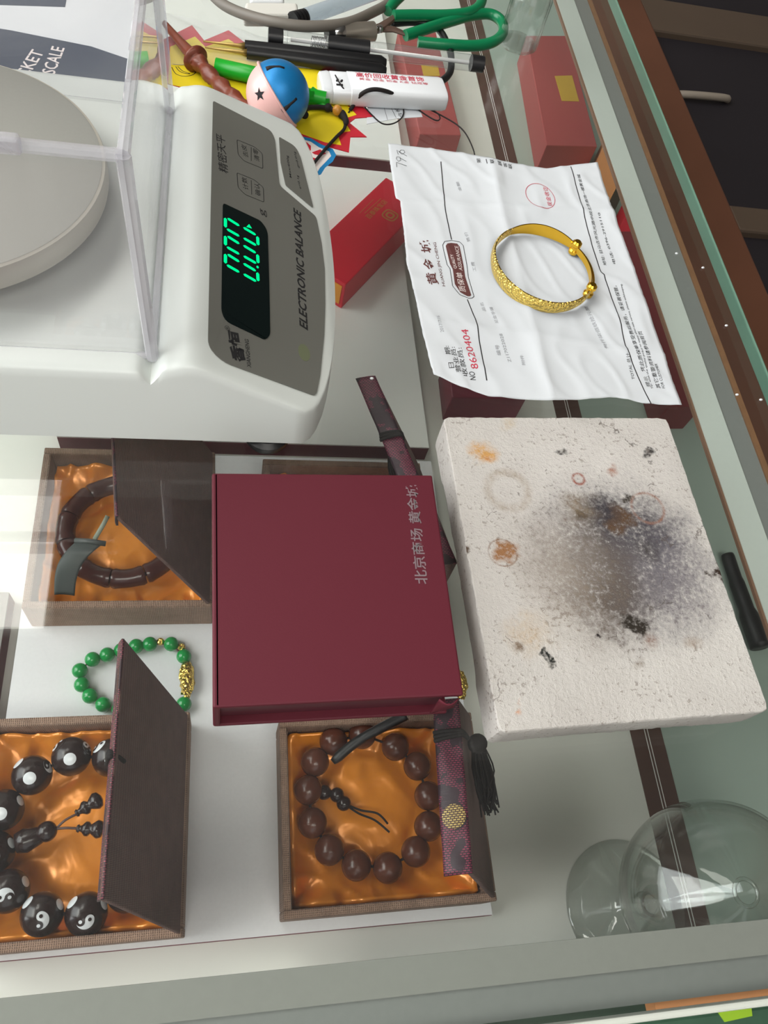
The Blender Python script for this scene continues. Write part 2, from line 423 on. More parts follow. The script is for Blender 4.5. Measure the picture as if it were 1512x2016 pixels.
def rotrect(c, ux, L, Wd):
    """corners of an L x Wd rectangle centred at c with its long side along ux"""
    ux = Vector((ux[0], ux[1])).normalized(); uy = Vector((-ux.y, ux.x)); c = Vector((c[0], c[1]))
    return [c-ux*L/2-uy*Wd/2, c+ux*L/2-uy*Wd/2, c+ux*L/2+uy*Wd/2, c-ux*L/2+uy*Wd/2]


# ------------------------------------------------------------------ the room
def struct(name, mb, mat, **kw):
    o = part(name, mb, mat, None, **kw); o['kind'] = 'structure'; return o
M_wall = pbr('room_wall', (150, 142, 132), .8)
M_ceil = pbr('room_ceiling', (150, 150, 146), .8)
M_rfloor = pbr('room_floor', (98, 62, 46), .5, var=.15, vscale=4)
struct('floor', MB().box(-2000, 2600, -1600, 3000, -920, -900), M_rfloor)
struct('ceiling', MB().box(-2000, 2600, -1600, 3000, 1900, 1920), M_ceil)
struct('wall_right', MB().box(2600, 2620, -1600, 3000, -900, 1900), M_wall)
struct('wall_back', MB().box(-2000, 2600, 3000, 3020, -900, 1900), M_wall)
wf = MB(); wf.box(-2000, -520, -1620, -1600, -900, 1900); wf.box(720, 2600, -1620, -1600, -900, 1900); wf.box(-520, 720, -1620, -1600, 1760, 1900)
struct('wall_front', wf, M_wall)
df = MB(); df.box(-520, -460, -1618, -1590, -900, 1760); df.box(660, 720, -1618, -1590, -900, 1760); df.box(-460, 660, -1618, -1590, 1700, 1760); df.box(-460, 660, -1618, -1590, -900, -840)
struct('door_1', df, M_alu)
wl = MB(); wl.box(-2020, -2000, -1600, -1050, -900, 1900); wl.box(-2020, -2000, 1750, 3000, -900, 1900)
wl.box(-2020, -2000, -1050, 1750, -900, -150); wl.box(-2020, -2000, -1050, 1750, 1850, 1900)
struct('wall_left', wl, M_wall)
wn = MB()
for a in ((-1050, -1000), (330, 370), (1700, 1750)): wn.box(-2015, -1985, a[0], a[1], -150, 1850)
wn.box(-2015, -1985, -1050, 1750, -150, -100); wn.box(-2015, -1985, -1050, 1750, 1800, 1850)
struct('window_1', wn, M_alu)
M_lamp = emit('light_diffuser', (255, 251, 243), 6.8)
for lab, (x0, x1, y0, y1) in (('white ceiling light panel over the balance side of the counter', (-1130, -470, 820, 2230)),
                              ('added white fill light panel on the ceiling beside the window wall', (-1850, -1230, -700, 1100)),  # unseen fill panel, added to bring steeper light down into the case
                              ('added white fill light panel on the ceiling near the shop door', (-500, 700, -1350, -600))):  # unseen fill panel, added behind the camera for light from front and above
    cl = thing('ceiling_or_fill_light', lab, 'ceiling light', ((x0+x1)/2, (y0+y1)/2, 1900), 'ceiling light panels')
    part('frame', MB().box(x0, x1, y0, y1, 1880, 1900), M_alu, cl)
    part('diffuser', MB().box(x0+20, x1-20, y0+20, y1-20, 1874, 1880), M_lamp, cl)

# wooden bench with dark seat panels, seen past the edge of the counter
ZB = -350
bn = thing('wooden_bench', 'low brown wooden bench with dark inset seat panels beyond the counter edge', 'bench', (760, 1100, -900))
M_bwood = pbr('bench_wood', (104, 66, 48), .5, var=.2, vscale=9)
M_bdark = pbr('bench_panel', (32, 28, 34), .6, var=.15, vscale=10)
M_bgrey = pbr('bench_crossbar', (88, 74, 62), .5, var=.1, vscale=10)
part('side_rail', MB().box(500, 704, 150, 2000, ZB-40, ZB), M_bwood, bn, bevel=4)
part('cross_rail', MB().box(704, 1300, 1318, 1420, ZB-40, ZB-4), M_bgrey, bn, bevel=4)
part('cross_rail', MB().box(704, 1300, 830, 882, ZB-40, ZB-4), M_bgrey, bn, bevel=4)
part('cross_rail', MB().box(704, 1300, 300, 360, ZB-40, ZB-4), M_bwood, bn, bevel=4)
part('seat_panel', MB().box(704, 1300, 882, 1318, ZB-40, ZB-16), M_bdark, bn)
part('seat_panel', MB().box(704, 1300, 360, 830, ZB-40, ZB-16), M_bdark, bn)
part('seat_panel', MB().box(704, 1300, 1420, 1990, ZB-40, ZB-16), M_bdark, bn)
for x in (520, 1240):
    for y in (180, 1930): part('leg', MB().box(x, x+50, y, y+50, -900, ZB-40), M_bwood, bn)
hd = MB(); hd.tube(smooth_path([(703, 1152, ZB-14), (715, 1145, ZB-8), (750, 1145, ZB-6), (790, 1150, ZB-8), (800, 1156, ZB-14)]), 6, 8)
lone('pale_strap', hd, pbr('pale_strap', (150, 140, 128), .6), 'pale grey strap lying across the dark bench panel', 'strap', (750, 1147, ZB-14), smooth=True)

# ------------------------------------------------------------------ display counter
ZG = -8       # underside of the glass
ZF = -150     # floor of the case
ZT = -135     # top of the display boards
dc = thing('display_counter', 'glass topped shop display counter with aluminium edge rails', 'counter', (0, 300, -900))
part('glass_top', MB().box(-620, 303, -31, 1050, ZG, 0), M_glass, dc)
part('polished_edge', MB().box(303, 304.8, -31, 1050, ZG-.5, 0), M_glassedge, dc, bevel=.8, label='green polished glass edge')
part('polished_edge', MB().box(-620, 305, -33.5, -31, ZG-.5, 0), pbr('pale_edge', (206, 210, 200), .3), dc, bevel=.8)
part('rail', MB().box(256, 272, -8, 1050, ZG-3.2, ZG-.2), M_alu, dc)
part('rail', MB().box(272, 285, -8, 1050, ZG-3.4, ZG-1.2), M_alu2, dc, label='dark grey groove of the aluminium rail')
part('wood_strip', MB().box(285.2, 288.6, -8, 1050, ZG-6, ZG-.4), M_wood, dc)
part('wood_strip', MB().box(254.6, 256, -8, 1050, ZG-2.6, ZG-.6), pbr('copper_line', (128, 96, 76), .5), dc)
part('rail', MB().box(-620, 300, -18, -6.2, ZG-4, ZG-.2), M_alu3, dc)
part('rail', MB().box(-620, 300, -29, -18, ZG-4, ZG-1.6), M_alu2, dc)
part('wood_strip', MB().box(160, 300, -33, -29.5, ZG-16, ZG-8), M_kraft, dc)
part('case_floor', MB().box(-620, 249, -29, 1050, ZF-15, ZF), M_floor, dc)
sm = MB().box(249, 270, -29, 1050, ZF-15, ZF+.6); part('seam_strip', sm, M_seam, dc)
ln = MB(); ln.box(258.4, 258.9, -29, 1050, ZF+.6, ZF+.75); ln.box(260.4, 260.9, -29, 1050, ZF+.6, ZF+.75)
part('seam_line', ln, M_white, dc)
part('ledge', MB().box(270, 402, -29, 1050, ZF-15, ZF), M_floor2, dc)
part('base_cabinet', MB().box(-620, 240, -20, 1050, -900, ZF-15), M_white, dc)
fr = MB(); fr.hexa([(400, -29, ZF), (404, -29, ZF), (404, 1050, ZF), (400, 1050, ZF)], [(284, -29, ZG-22), (288, -29, ZG-22), (288, 1050, ZG-22), (284, 1050, ZG-22)])
part('front_pane', fr, M_glass, dc)
part('side_panel', MB().box(-640, -620, -29, 1050, -900, ZG), M_white, dc)
part('back_panel', MB().box(-620, 240, 1050, 1070, -900, ZG), M_white, dc)

def board(label, x0, x1, y0, y1, mat=M_white):
    t = thing('display_board', label, 'board', ((x0+x1)/2, (y0+y1)/2, ZF), 'display boards in the case')
    part('core', MB().box(x0, x1, y0, y1, ZF, ZT-1.2), M_burg, t)
    part('top_sheet', MB().box(x0, x1, y0+.3, y1, ZT-1.2, ZT), mat, t)
board('white display board with burgundy edge under the red gift box', -105, 139.5, 297, 585)
board('glittery white display board carrying the bracelet boxes', -111, 139.5, 5.8, 286, M_board)
board('white display board under the yellow price card', -190, 152, 601, 880)

board('grey display board beside the glittery board', -330, -119, 60, 190, pbr('grey_sheet', (150, 146, 142), .6))

# ------------------------------------------------------------------ electronic balance
eb = thing('electronic_balance', 'white electronic balance with green lit digits and grey control panel', 'scale', (-80, 304, 0))
YC = 304.0
def T(x):
    if x < -38: z = 43.5
    elif x < -22: z = 43.5-5.0*math.exp(-((x+30)/3.2)**2)+ (2.2*(x+38)/16 if x > -30 else 0)
    elif x < -8: z = 45.7+2.2*math.sin(PI*(x+22)/14)*.8
    else: z = 45.7-.446*(x+8)
    return z
def HW(x):
    if x < -215: return 104*math.sqrt(max(0, 1-((-215-x)/12)**2))
    if x < 33: return 104
    return 104*math.sqrt(max(0.0, 1-((x-33)/20.6)**2))
xs = [-227, -226, -224, -220, -215, -180, -140, -100, -70, -50]+[-44+1.5*i for i in range(27)]+[0, 8, 16, 24, 30, 34, 38, 41, 44, 46.5, 48.5, 50, 51.3, 52.3, 53, 53.4, 53.58]
sec = [(0, 0), (.1, .12), (.5, .5), (.82, .86), (.93, .955), (1.05, .985), (1.35, 1.0), (1.8, 1.0)]
bd = MB(); rows = []
for x in xs:
    hw = max(HW(x), .3); t = T(x)
    if x > 49: t -= (x-49)*.35
    hgt = t-9; k = min(1, hw/26)
    side = [(hw-10*(hgt/36)*a*k, 9+hgt*b) for a, b in sec]
    row = [(x, YC-q, z) for q, z in side]
    e = side[-1][0]
    row += [(x, YC-e+2*e*i/9, t) for i in range(1, 9)]
    row += [(x, YC+q, z) for q, z in reversed(side)]
    rows.append(row)
n = len(rows[0]); k0 = 0
for r in rows: bd.v += [Vector(p) for p in r]
for i in range(len(rows)-1):
    for j in range(n):
        bd.f.append((i*n+j, i*n+(j+1) % n, (i+1)*n+(j+1) % n, (i+1)*n+j))
bd.f.append(tuple(range(n))); bd.f.append(tuple((len(rows)-1)*n+j for j in range(n)))
part('housing', bd, M_abs, eb, smooth='auto')
for x, y in ((19, 209), (19, 399), (-205, 216), (-205, 392)):
    part('foot', MB().lathe((x, y, 0), [(0, 0), (9.5, 0), (10.5, 2), (10.5, 5), (8, 6.5), (8, 9.4), (0, 9.4)], 24), M_black, eb, smooth='auto')
# weighing pan
part('pan_support', MB().lathe((-122, 300, 43), [(0, 0), (34, 0), (34, 10), (0, 10)], 48), M_abs, eb, smooth='auto')
part('weighing_pan', MB().lathe((-122, 300, 53), [(0, 0), (66, 0), (69.5, 1), (70, 3), (70, 10), (69.4, 11.4), (68, 12)], 96), M_steelrim, eb, smooth='auto', label='pale rounded rim of the weighing pan')
part('pan_plate', MB().lathe((-122, 300, 64.6), [(68.2, .4), (67, .5), (0, .5)], 96), M_steel, eb, smooth='auto')
# control panel on the slope
PN = Vector((.446, 0, 1)).normalized(); PP = Vector((-8, YC, 45.7))
def Q(px, py): return Wp(px, py, PP+PN*.2, PN)
def Pl(pts, k=8): return [Q(*p) for p in pts]
def rounded(pts, r=6):
    """cut the corners of a pixel polygon with small arcs"""
    out = []; m = len(pts)
    for i, p in enumerate(pts):
        a = Vector(pts[i-1]); b = Vector(p); c = Vector(pts[(i+1) % m])
        rr = r[i] if isinstance(r, (list, tuple)) else r
        if rr <= 0: out.append(tuple(b)); continue
        u = b+(a-b).normalized()*rr; w2 = b+(c-b).normalized()*rr
        for t in (0, .25, .5, .75, 1): q = u*(1-t)**2+b*2*t*(1-t)+w2*t*t; out.append(tuple(q))
    return out
def decal(name, poly, mat, parent, lift=0.0, t=.3, **kw):
    mb = MB(); mb.slab([p+PN*lift for p in poly], PN, t); return part(name, mb, mat, parent, **kw)
main = rounded([(419, 199), (534, 258), (541, 276), (550, 366), (622, 427), (633, 480), (639, 530), (640, 600), (638, 660), (630, 740), (622, 781), (432, 711), (409, 680)], [4, 10, 4, 8, 8, 0, 0, 0, 0, 0, 10, 26, 14])
decal('control_panel', Pl(main), M_panel, eb)
decal('control_panel', Pl(rounded([(549, 270), (582, 289), (592, 312), (617, 411), (562, 365), (552, 320)], [3, 12, 4, 6, 4, 0])), M_panel, eb)
win = decal('display_window', Pl(rounded([(438, 401), (512, 436), (526, 455), (529, 560), (531, 664), (520, 670), (440, 632), (435, 610)], [6, 6, 12, 0, 10, 4, 16, 6])), M_disp, eb, lift=.3, t=.3)
def seg(mb, a, b, wpx=6.2):
    A = Vector(Q(*a)); B = Vector(Q(*b)); d = (B-A).normalized(); s = PN.cross(d).normalized(); h = wpx*.125
    A2 = A+d*.25; B2 = B-d*.25
    mb.slab([p+PN*.62 for p in (A2, A2+d*h+s*h, B2-d*h+s*h, B2, B2-d*h-s*h, A2+d*h-s*h)], PN, .12)
led = MB()
c2 = lambda x, y: (420+x*220/1512, 380+y*220/1512)
for dy in (0, 243, 487):
    seg(led, c2(155, 345+dy), c2(155, 485+dy))            # top bar of each digit
    seg(led, c2(175, 350+dy), c2(352, 462+dy)); seg(led, c2(165, 495+dy), c2(352, 602+dy))
    seg(led, c2(390, 475+dy), c2(575, 585+dy)); seg(led, c2(392, 618+dy), c2(580, 725+dy))
    seg(led, c2(590, 595+dy), c2(597, 725+dy))
led.slab([q+PN*.62 for q in Pl([c2(475, 435), c2(440, 470), c2(512, 492)])], PN, .12)
a0 = Q(*c2(590, 1015)); led.slab([a0+PN*.62+Vector((.55*math.cos(t), .75*math.sin(t), -.25*math.cos(t))) for t in [i*PI/6 for i in range(12)]], PN, .12)
part('lit_digits', led, M_green, win, label='bright green seven segment zeros')
decal('faded_sticker', Pl([(598+11*math.cos(t)+4*math.sin(t), 695+17*math.sin(t)) for t in [2*PI*i/20 for i in range(20)]]), pbr('faded_sticker', (112, 118, 92), .5), eb, lift=.3, t=.1, label='faded olive sticker')
def TB(s, a, b, h, **kw):
    pt = MB(); text(pt, s, Q(*a), Q(*b), h, PN, .36, **kw); part('panel_lettering', pt, M_ink, eb)
TB('ELECTRONIC BALANCE', (606, 652), (592, 416), 4.6, bold=.03, shear=.25)
TB('精密天平', (449, 344), (442, 270), 5.2, bold=.006)
TB('g', (526, 430), (524, 416), 3.6)
TB('去皮', (489, 312), (484, 288), 3.0); TB('清零', (511, 320), (507, 296), 3.0)
TB('计数', (489, 376), (485, 352), 3.0); TB('确认', (513, 388), (510, 364), 3.0)
TB('Max:600g', (575, 352), (568, 308), 1.7, bold=.01); TB('d=0.01g', (591, 333), (582, 300), 1.7, bold=.01); TB('e=0.1g', (594, 374), (588, 347), 1.7, bold=.01)
TB('香恒', (484, 716), (474, 656), 6.8, bold=.05); TB('XIANGHENG', (494, 725), (489, 670), 2.0, bold=.015); TB('®', (454, 652), (450, 642), 2.6)
for poly, bar in (([(466, 276), (500, 290), (516, 303), (517, 333), (480, 318), (468, 305)], [(494, 291), (494, 318)]), ([(466, 341), (500, 355), (518, 370), (519, 399), (482, 384), (468, 370)], [(494, 356), (495, 384)])):
    bt = MB(); strip(bt, Pl(rounded(poly, [3, 5, 5, 3, 5, 5])), .35, PN, .36, closed=True); strip(bt, Pl(bar), .3, PN, .36)
    part('button_outline', bt, M_ink, eb)
# draft shield
ds = thing('draft_shield', 'clear acrylic draft shield box standing on the balance', 'draft shield', (-122, 300, 40))
b4 = [(-30, 219), (-30, 381), (-214, 381), (-214, 219)]; t4 = [(-33, 225), (-33, 376), (-211, 376), (-211, 225)]
ZS0, ZS1 = 41, 132
def lerp2(i, f): return Vector((b4[i][0]+(t4[i][0]-b4[i][0])*f, b4[i][1]+(t4[i][1]-b4[i][1])*f, ZS0+(ZS1-ZS0)*f))
for i in range(4):
    j = (i+1) % 4
    mb = MB(); a, b, c, d = lerp2(i, 0), lerp2(j, 0), lerp2(j, 1), lerp2(i, 1)
    nn = (b-a).cross(c-a); mb.slab([a, b, c, d], nn, 2.2 if nn.dot(Vector((-122, 300, 90))-a) > 0 else -2.2)
    part('pane', mb, M_acryl, ds)
    part('corner_post', MB().tube([lerp2(i, 0), lerp2(i, .5), lerp2(i, 1)], 2.6, 8), M_acredge, ds, smooth='auto')
    part('top_rim', MB().tube([lerp2(i, 1), lerp2(j, 1)], 2.2, 8), M_acredge, ds, smooth='auto')
    part('bottom_rim', MB().tube([lerp2(i, .012), lerp2(j, .012)], 1.5, 8), M_acredge, ds, smooth='auto')
part('lid_strip', MB().box(-150, -63, 222, 226, 130, 136), M_acredge, ds, bevel=1)

# ------------------------------------------------------------------ things lying on the glass
# soldering block
BK = [W(872, 820, 19), W(1313, 822, 19), None, W(983, 1443, 19)]
BK[2] = W(1516, 1401, 19)
bc = (BK[0]+BK[2])/2
bk = MB(); bot, topp = [], []
def edge_pts(a, b, n): return [a.lerp(b, i/n) for i in range(n)]
outl = []
for i in range(4): outl += edge_pts(BK[i], BK[(i+1) % 4], 44)
cen = bc.copy(); cen.z = 0
corner_cut = {i: 0 for i in range(len(outl))}
pts = []
for i, q in enumerate(outl):
    d = min((q-c).length for c in BK)
    inw = max(0, 1-d/3.5)**2*1.2
    j = noise.noise(Vector((q.x*.35, q.y*.35, 3)))*.7+noise.noise(Vector((q.x*1.3, q.y*1.3, 8)))*.35
    v = (cen-Vector((q.x, q.y, 0))).normalized()
    pts.append((q, v, inw+j*.5))
m = len(pts)
lv = [(0, .8), (3.2, .3), (9, .1), (17.8, .05), (18.6, .25), (19, .7)]
for z, ins in lv:
    for q, v, w_ in pts:
        jit = .25*noise.noise(Vector((q.x*.8, q.y*.8, z)))
        zz = z
        if z == 0:   # shallow arch under the long edges: the block stands on its corners
            d = min((Vector((q.x, q.y, 0))-Vector((c.x, c.y, 0))).length for c in BK); zz = 2.2*min(1, max(0, (d-24)/6))
        bk.v.append(Vector((q.x, q.y, zz))+v*(ins+w_+jit))
for L in range(len(lv)-1):
    for i in range(m): bk.f.append((L*m+i, L*m+(i+1) % m, (L+1)*m+(i+1) % m, (L+1)*m+i))
bk.f.append(tuple(range(m-1, -1, -1))); bk.f.append(tuple((len(lv)-1)*m+i for i in range(m)))
blk = lone('soldering_block', bk, firebrick(bc.x, bc.y), 'thick white soldering block scorched grey and brown, lying beside the burgundy box', 'soldering block', (bc.x, bc.y, 0), smooth='auto')

# burgundy gift box, book style
gx = thing('gift_box', 'large flat burgundy gift box with silver lettering lying on the glass', 'gift box', (45, 128, 0))
ZX = 27
A, B, Cc, D = [W(px, py, ZX) for px, py in ((421, 931), (851, 935), (913, 1368), (423, 1393))]
def xy(v, z): return Vector((v.x, v.y, z))
part('lid', MB().hexa([xy(q, ZX-2.4) for q in (D, Cc, B, A)], [xy(q, ZX) for q in (D, Cc, B, A)]), M_box, gx, bevel=.7)
sh = [(D+Vector((2, 3.5, 0))), (Cc+Vector((-4, 3.5, 0))), (B+Vector((-4, -4, 0))), (A+Vector((2, -4, 0)))]
part('tray', MB().hexa([xy(q, 2.2) for q in sh], [xy(q, ZX-2.4) for q in sh]), M_boxdark, gx)
part('base_board', MB().hexa([xy(q, 0) for q in (D, Cc, B, A)], [xy(q, 2.2) for q in (D, Cc, B, A)]), M_box, gx, bevel=.6)
part('spine', MB().hexa([xy(D+Vector((-.8, 0, 0)), 0), xy(D+Vector((2, 0, 0)), 0), xy(A+Vector((2, 0, 0)), 0), xy(A+Vector((-.8, 0, 0)), 0)],
                        [xy(D+Vector((-.8, 0, 0)), ZX), xy(D+Vector((2, 0, 0)), ZX), xy(A+Vector((2, 0, 0)), ZX), xy(A+Vector((-.8, 0, 0)), ZX)]), M_box, gx, bevel=.8)
tb = MB()
def tabf(u, v):
    return Vector((Cc.x-9+u*7.5, Cc.y-.6-2.4*math.sin(PI*u)*(1-v)-1.2*v, ZX-2-16*v*(1-.5*u)))
tb.grid(tabf, 8, 8); part('ribbon_tab', tb, M_box, gx, smooth=True, solid=.5)
st = MB(); text(st, '北京商场 黄金城', W(843, 1150, ZX), W(822, 955, ZX), 5.4, (0, 0, 1), .08, bold=.012); part('lettering', st, M_silver, gx)

# receipt
def curve(pts):
    ps = [W(x, y, .8) for x, y in pts]; ls = [0]
    for a, b in zip(ps, ps[1:]): ls.append(ls[-1]+(b-a).length)
    def f(t):
        d = t*ls[-1]
        for i in range(len(ps)-1):
            if d <= ls[i+1] or i == len(ps)-2: return ps[i].lerp(ps[i+1], min(1, (d-ls[i])/max(1e-6, ls[i+1]-ls[i])))
    return f
eL = curve([(763, 287), (768, 340), (777, 398), (786, 402), (795, 460), (800, 520), (818, 600), (830, 660), (845, 720), (852, 742)])
eR = curve([(1175, 322), (1200, 410), (1240, 520), (1290, 660), (1340, 800)])
eT = curve([(763, 287), (840, 295), (920, 307), (990, 322), (1075, 333), (1130, 325), (1175, 322)])
eB = curve([(852, 742), (905, 765), (960, 784), (1080, 795), (1210, 787), (1265, 797), (1340, 800)])
CR = [(W(965, 330), W(985, 420)), (W(985, 420), W(1035, 610)), (W(1035, 610), W(1083, 792))]
def dline(x, y, a, b):
    p = Vector((x, y)); a = a.to_2d(); b = b.to_2d(); t = max(0, min(1, (p-a).dot(b-a)/(b-a).length_squared)); return (p-a.lerp(b, t)).length
H1, H2 = (W(780, 405), W(1210, 425)), (W(850, 640), W(1300, 705))
def zf(x, y):
    z = .9
    d = min(dline(x, y, *c) for c in CR); z += 2.2*math.exp(-d/7)
    z += 1.3*math.exp(-dline(x, y, *H1)/6)+1.2*math.exp(-dline(x, y, *H2)/6)
    z += 1.2*math.exp(-((x-W(1190, 640).x)**2+(y-W(1190, 640).y)**2)/60)
    f = noise.noise(Vector((x*.022, y*.022, 1.7)))*1.5+noise.noise(Vector((x*.09, y*.09, 5)))*.16
    g = noise.noise(Vector((x*.05+y*.03, y*.02-x*.02, 9)))
    z += (f+1.2)*1.1+max(0, .25-abs(g))*2.4
    return z
def rec(u, v):
    b = eT(u)*(1-v)+eB(u)*v+eL(v)*(1-u)+eR(v)*u-(eT(0)*(1-u)*(1-v)+eT(1)*u*(1-v)+eB(0)*(1-u)*v+eB(1)*u*v)
    if u in (0, 1): b.x += .35*noise.noise(Vector((b.y*1.1, u, 0)))
    b.z = zf(b.x, b.y); return b
rc = thing('receipt', 'crumpled white jewellery receipt lying under the gold bangle', 'receipt', (168, 335, 0))
part('sheet', MB().grid(rec, 84, 110), M_paper, rc, smooth=True, solid=.12)
rb = MB(); TR = lambda mb, s, a, b, h, **kw: text(mb, s, W(*a, 1.5), W(*b, 1.5), h, zf=zf, lift=.22, **kw)
RT = [('日   期:', (893, 729), (882, 686), 3.0), ('营业员:', (907, 737), (894, 688), 3.0), ('收款员:', (921, 744), (907, 690), 3.0), ('NO', (936, 751), (933, 735), 3.2),
      ('地址: 驻马店市风光路中段北京商场一楼黄金城', (1193, 526), (1141, 345), 2.2), ('电话: 0396-2915110', (1211, 523), (1179, 424), 2.0),
      ('提示   凭此质保单享受售后服务，请妥善保管。', (1281, 762), (1212, 566), 2.6), ('Tip: with the quality policy to enjoy after-sale service, please safekeeping.', (1287, 766), (1222, 564), 1.5),
      ('其它重要资料请参阅背页', (1301, 765), (1261, 655), 2.6), ('FOR CUSTOMER', (1309, 765), (1292, 718), 1.7), ('TOTAL 总计:', (1250, 748), (1236, 697), 2.2)]
for s, a, b, h in RT: TR(rb, s, a, b, h)
for s, x, y in (('第', 944, 326), ('一', 956, 328), ('联', 969, 330), ('顾', 985, 332), ('客', 996, 334), ('联', 1006, 336)): TR(rb, s, (x+2, y), (x, y-10), 2.6 if s != '一' else .5)
LN = [[(867, 322), (874, 408), (888, 475)], [(919, 592), (934, 632), (957, 752)], [(1124, 327), (1142, 402), (1147, 422), (1181, 540), (1187, 545), (1221, 642), (1229, 683), (1280, 797)]]
for l in LN: strip(rb, [W(*p, 1.5) for p in l], .6, zf=zf, lift=.22)
for l in ([(780, 335), (779, 325), (800, 331)], [(779, 318), (783, 323), (788, 320), (786, 314), (780, 314), (779, 318)], [(787, 316), (799, 322)], [(783, 309), (780, 300), (800, 312)], [(788, 300), (785, 304), (790, 308), (796, 305), (794, 300), (788, 300)]):
    strip(rb, [W(*p, 1.5) for p in l], .3, zf=zf, lift=.22)
part('printed_text', rb, M_ink, rc)
rr = MB(); TR(rr, '8620404', (941, 729), (919, 654), 4.0); part('serial_number', rr, M_redink, rc, label='red serial number')
stp = MB(); c0 = W(1063, 388, 2)
ring = [c0+Vector((9.3*math.cos(t)+2.2*math.sin(t)*.0, 11.8*math.sin(t), 0)) for t in [2*PI*i/48 for i in range(49)]]
strip(stp, ring, .35, zf=zf, lift=.24)
TR(stp, '现金收讫', (1087, 410), (1076, 371), 3.2)
part('stamp', stp, M_redink, rc, label='red round stamp')
lg = MB(); c4 = lambda x, y: (780+x*180/1512, 420+y*180/1512)
TR(lg, '黄', c4(700, 1215), c4(640, 1010), 6.2, bold=.015); TR(lg, '金', c4(645, 955), c4(580, 770), 6.2, bold=.015); TR(lg, '城', c4(590, 670), c4(545, 460), 6.2, bold=.015)
TR(lg, 'HUANG JIN CHENG', c4(815, 1245), c4(665, 500), 2.2)
part('shop_name', lg, M_brownink, rc)
bo = [c4(*p) for p in ((760, 550), (790, 500), (900, 475), (1040, 500), (1100, 560), (1160, 870), (1190, 1080), (1280, 1390), (1250, 1420), (1190, 1425), (1040, 1370), (920, 1230), (880, 940), (835, 875))]
bi = [c4(*p) for p in ((808, 570), (835, 535), (900, 518), (1000, 530), (1040, 580), (1105, 880), (1135, 1060), (1235, 1370), (1215, 1390), (1170, 1392), (1050, 1330), (960, 1200), (925, 960), (880, 860))]
def flatpoly(mb, poly, lift):
    ps = [W(*p, 1.5) for p in poly]; c = sum(ps, Vector())/len(ps); rings = []
    for f in (1, .75, .5, .25):
        rings.append([c.lerp(q, f) for q in ps])
    k = len(mb.v); n_ = len(ps)
    for rg in rings:
        for q in rg: q.z = zf(q.x, q.y)+lift; mb.v.append(q)
    c.z = zf(c.x, c.y)+lift; mb.v.append(c)
    for L in range(3):
        for i in range(n_): mb.f.append((k+L*n_+i, k+L*n_+(i+1) % n_, k+(L+1)*n_+(i+1) % n_, k+(L+1)*n_+i))
    for i in range(n_): mb.f.append((k+3*n_+i, k+3*n_+(i+1) % n_, k+4*n_))
bgm = MB(); flatpoly(bgm, bi, .24); bg_ = part('badge', bgm, M_brownink, rc, label='brown badge with white lettering')
ol = MB(); strip(ol, [W(*p, 1.5) for p in bo+bo[:1]], .35, zf=zf, lift=.24); part('badge_outline', ol, M_ink, bg_)
wt = MB()
for s, a, b, h in (('质保单', c4(1150, 1325), c4(1085, 1010), 4.0), ('QUALITY', c4(1000, 950), c4(935, 715), 2.0), ('ASSURANCE', c4(1090, 972), c4(1015, 575), 2.2)): text(wt, s, W(*a, 1.5), W(*b, 1.5), h, zf=zf, lift=.4)
part('badge_text', wt, M_paperink, bg_)
for s, a, b, h in (('编号', (986, 702), (981, 682), 2.4), ('Z117022028', (1006, 715), (986, 662), 1.8), ('品名', (956, 615), (950, 598), 2.0), ('足金手镯', (980, 640), (968, 608), 1.9), ('2017/7/16', (872, 660), (863, 628), 1.9),
                   ('金额', (908, 381), (902, 362), 2.0), ('售价', (925, 480), (918, 460), 2.0), ('工费', (937, 537), (932, 519), 2.0), ('叁仟柒佰玖拾元整', (1196, 690), (1155, 605), 2.4), ('附件', (1033, 722), (1028, 702), 1.9)):
    gp = MB(); TR(gp, s, a, b, h); part('faint_print', gp, M_greyink, rc)

# gold bangle
bx_, by_, br_ = 176.2, 327.5, 29.9
zb0 = 3.6
bg = thing('gold_bangle', 'adjustable gold bangle with hammered face lying on the receipt', 'bangle', (bx_, by_, 0))
def band(a0, a1, r, w0, w1, th, n=60):
    mb = MB()
    for i in range(n+1):
        t = a0+(a1-a0)*i/n; hw = (w0+(w1-w0)*math.sin(PI*i/n))/2
        c, s = math.cos(t), math.sin(t)
        for (dr, dz) in ((-th, -hw), (th*.4, -hw), (th*1.4, -hw*.55), (th*1.7, 0), (th*1.4, hw*.55), (th*.4, hw), (-th, hw)):
            mb.v.append(Vector((bx_+(r+dr)*c*.985, by_+(r+dr)*s*1.04, zb0+3.6+dz)))
    k = 7
    for i in range(n):
        for j in range(k): mb.f.append((i*k+j, i*k+(j+1) % k, (i+1)*k+(j+1) % k, (i+1)*k+j))
    mb.f.append(tuple(range(k))); mb.f.append(tuple(n*k+j for j in range(k)))
    return mb
A1, A2 = math.radians(36), math.radians(-30)
part('hammered_band', band(math.radians(120), math.radians(330), br_, 4.6, 8.4, .6), M_goldtex, bg, smooth='auto', label='hammered gold outer band')
part('plain_band', band(A1, math.radians(121), br_, 4.2, 7.6, .5), M_gold, bg, smooth='auto')
part('inner_band', band(A2-.1, A1+.12, br_-.6, 3.6, 3.8, .4, 24), M_gold, bg, smooth='auto')
part('outer_wire', band(A2, A1, br_+.9, 1.4, 1.6, .5, 24), M_gold, bg, smooth='auto')
for a in (A1, A2):
    c = Vector((bx_+br_*math.cos(a)*.985, by_+br_*math.sin(a)*1.04, zb0+3.6))
    part('sliding_knob', MB().lathe(c, [(0, -4.6), (1.8, -4.6), (2.9, -3.6), (3.0, -1.8), (2.2, -.8), (2.2, .8), (3.0, 1.8), (2.9, 3.6), (1.8, 4.6), (0, 4.6)], 20), M_gold, bg, smooth='auto')

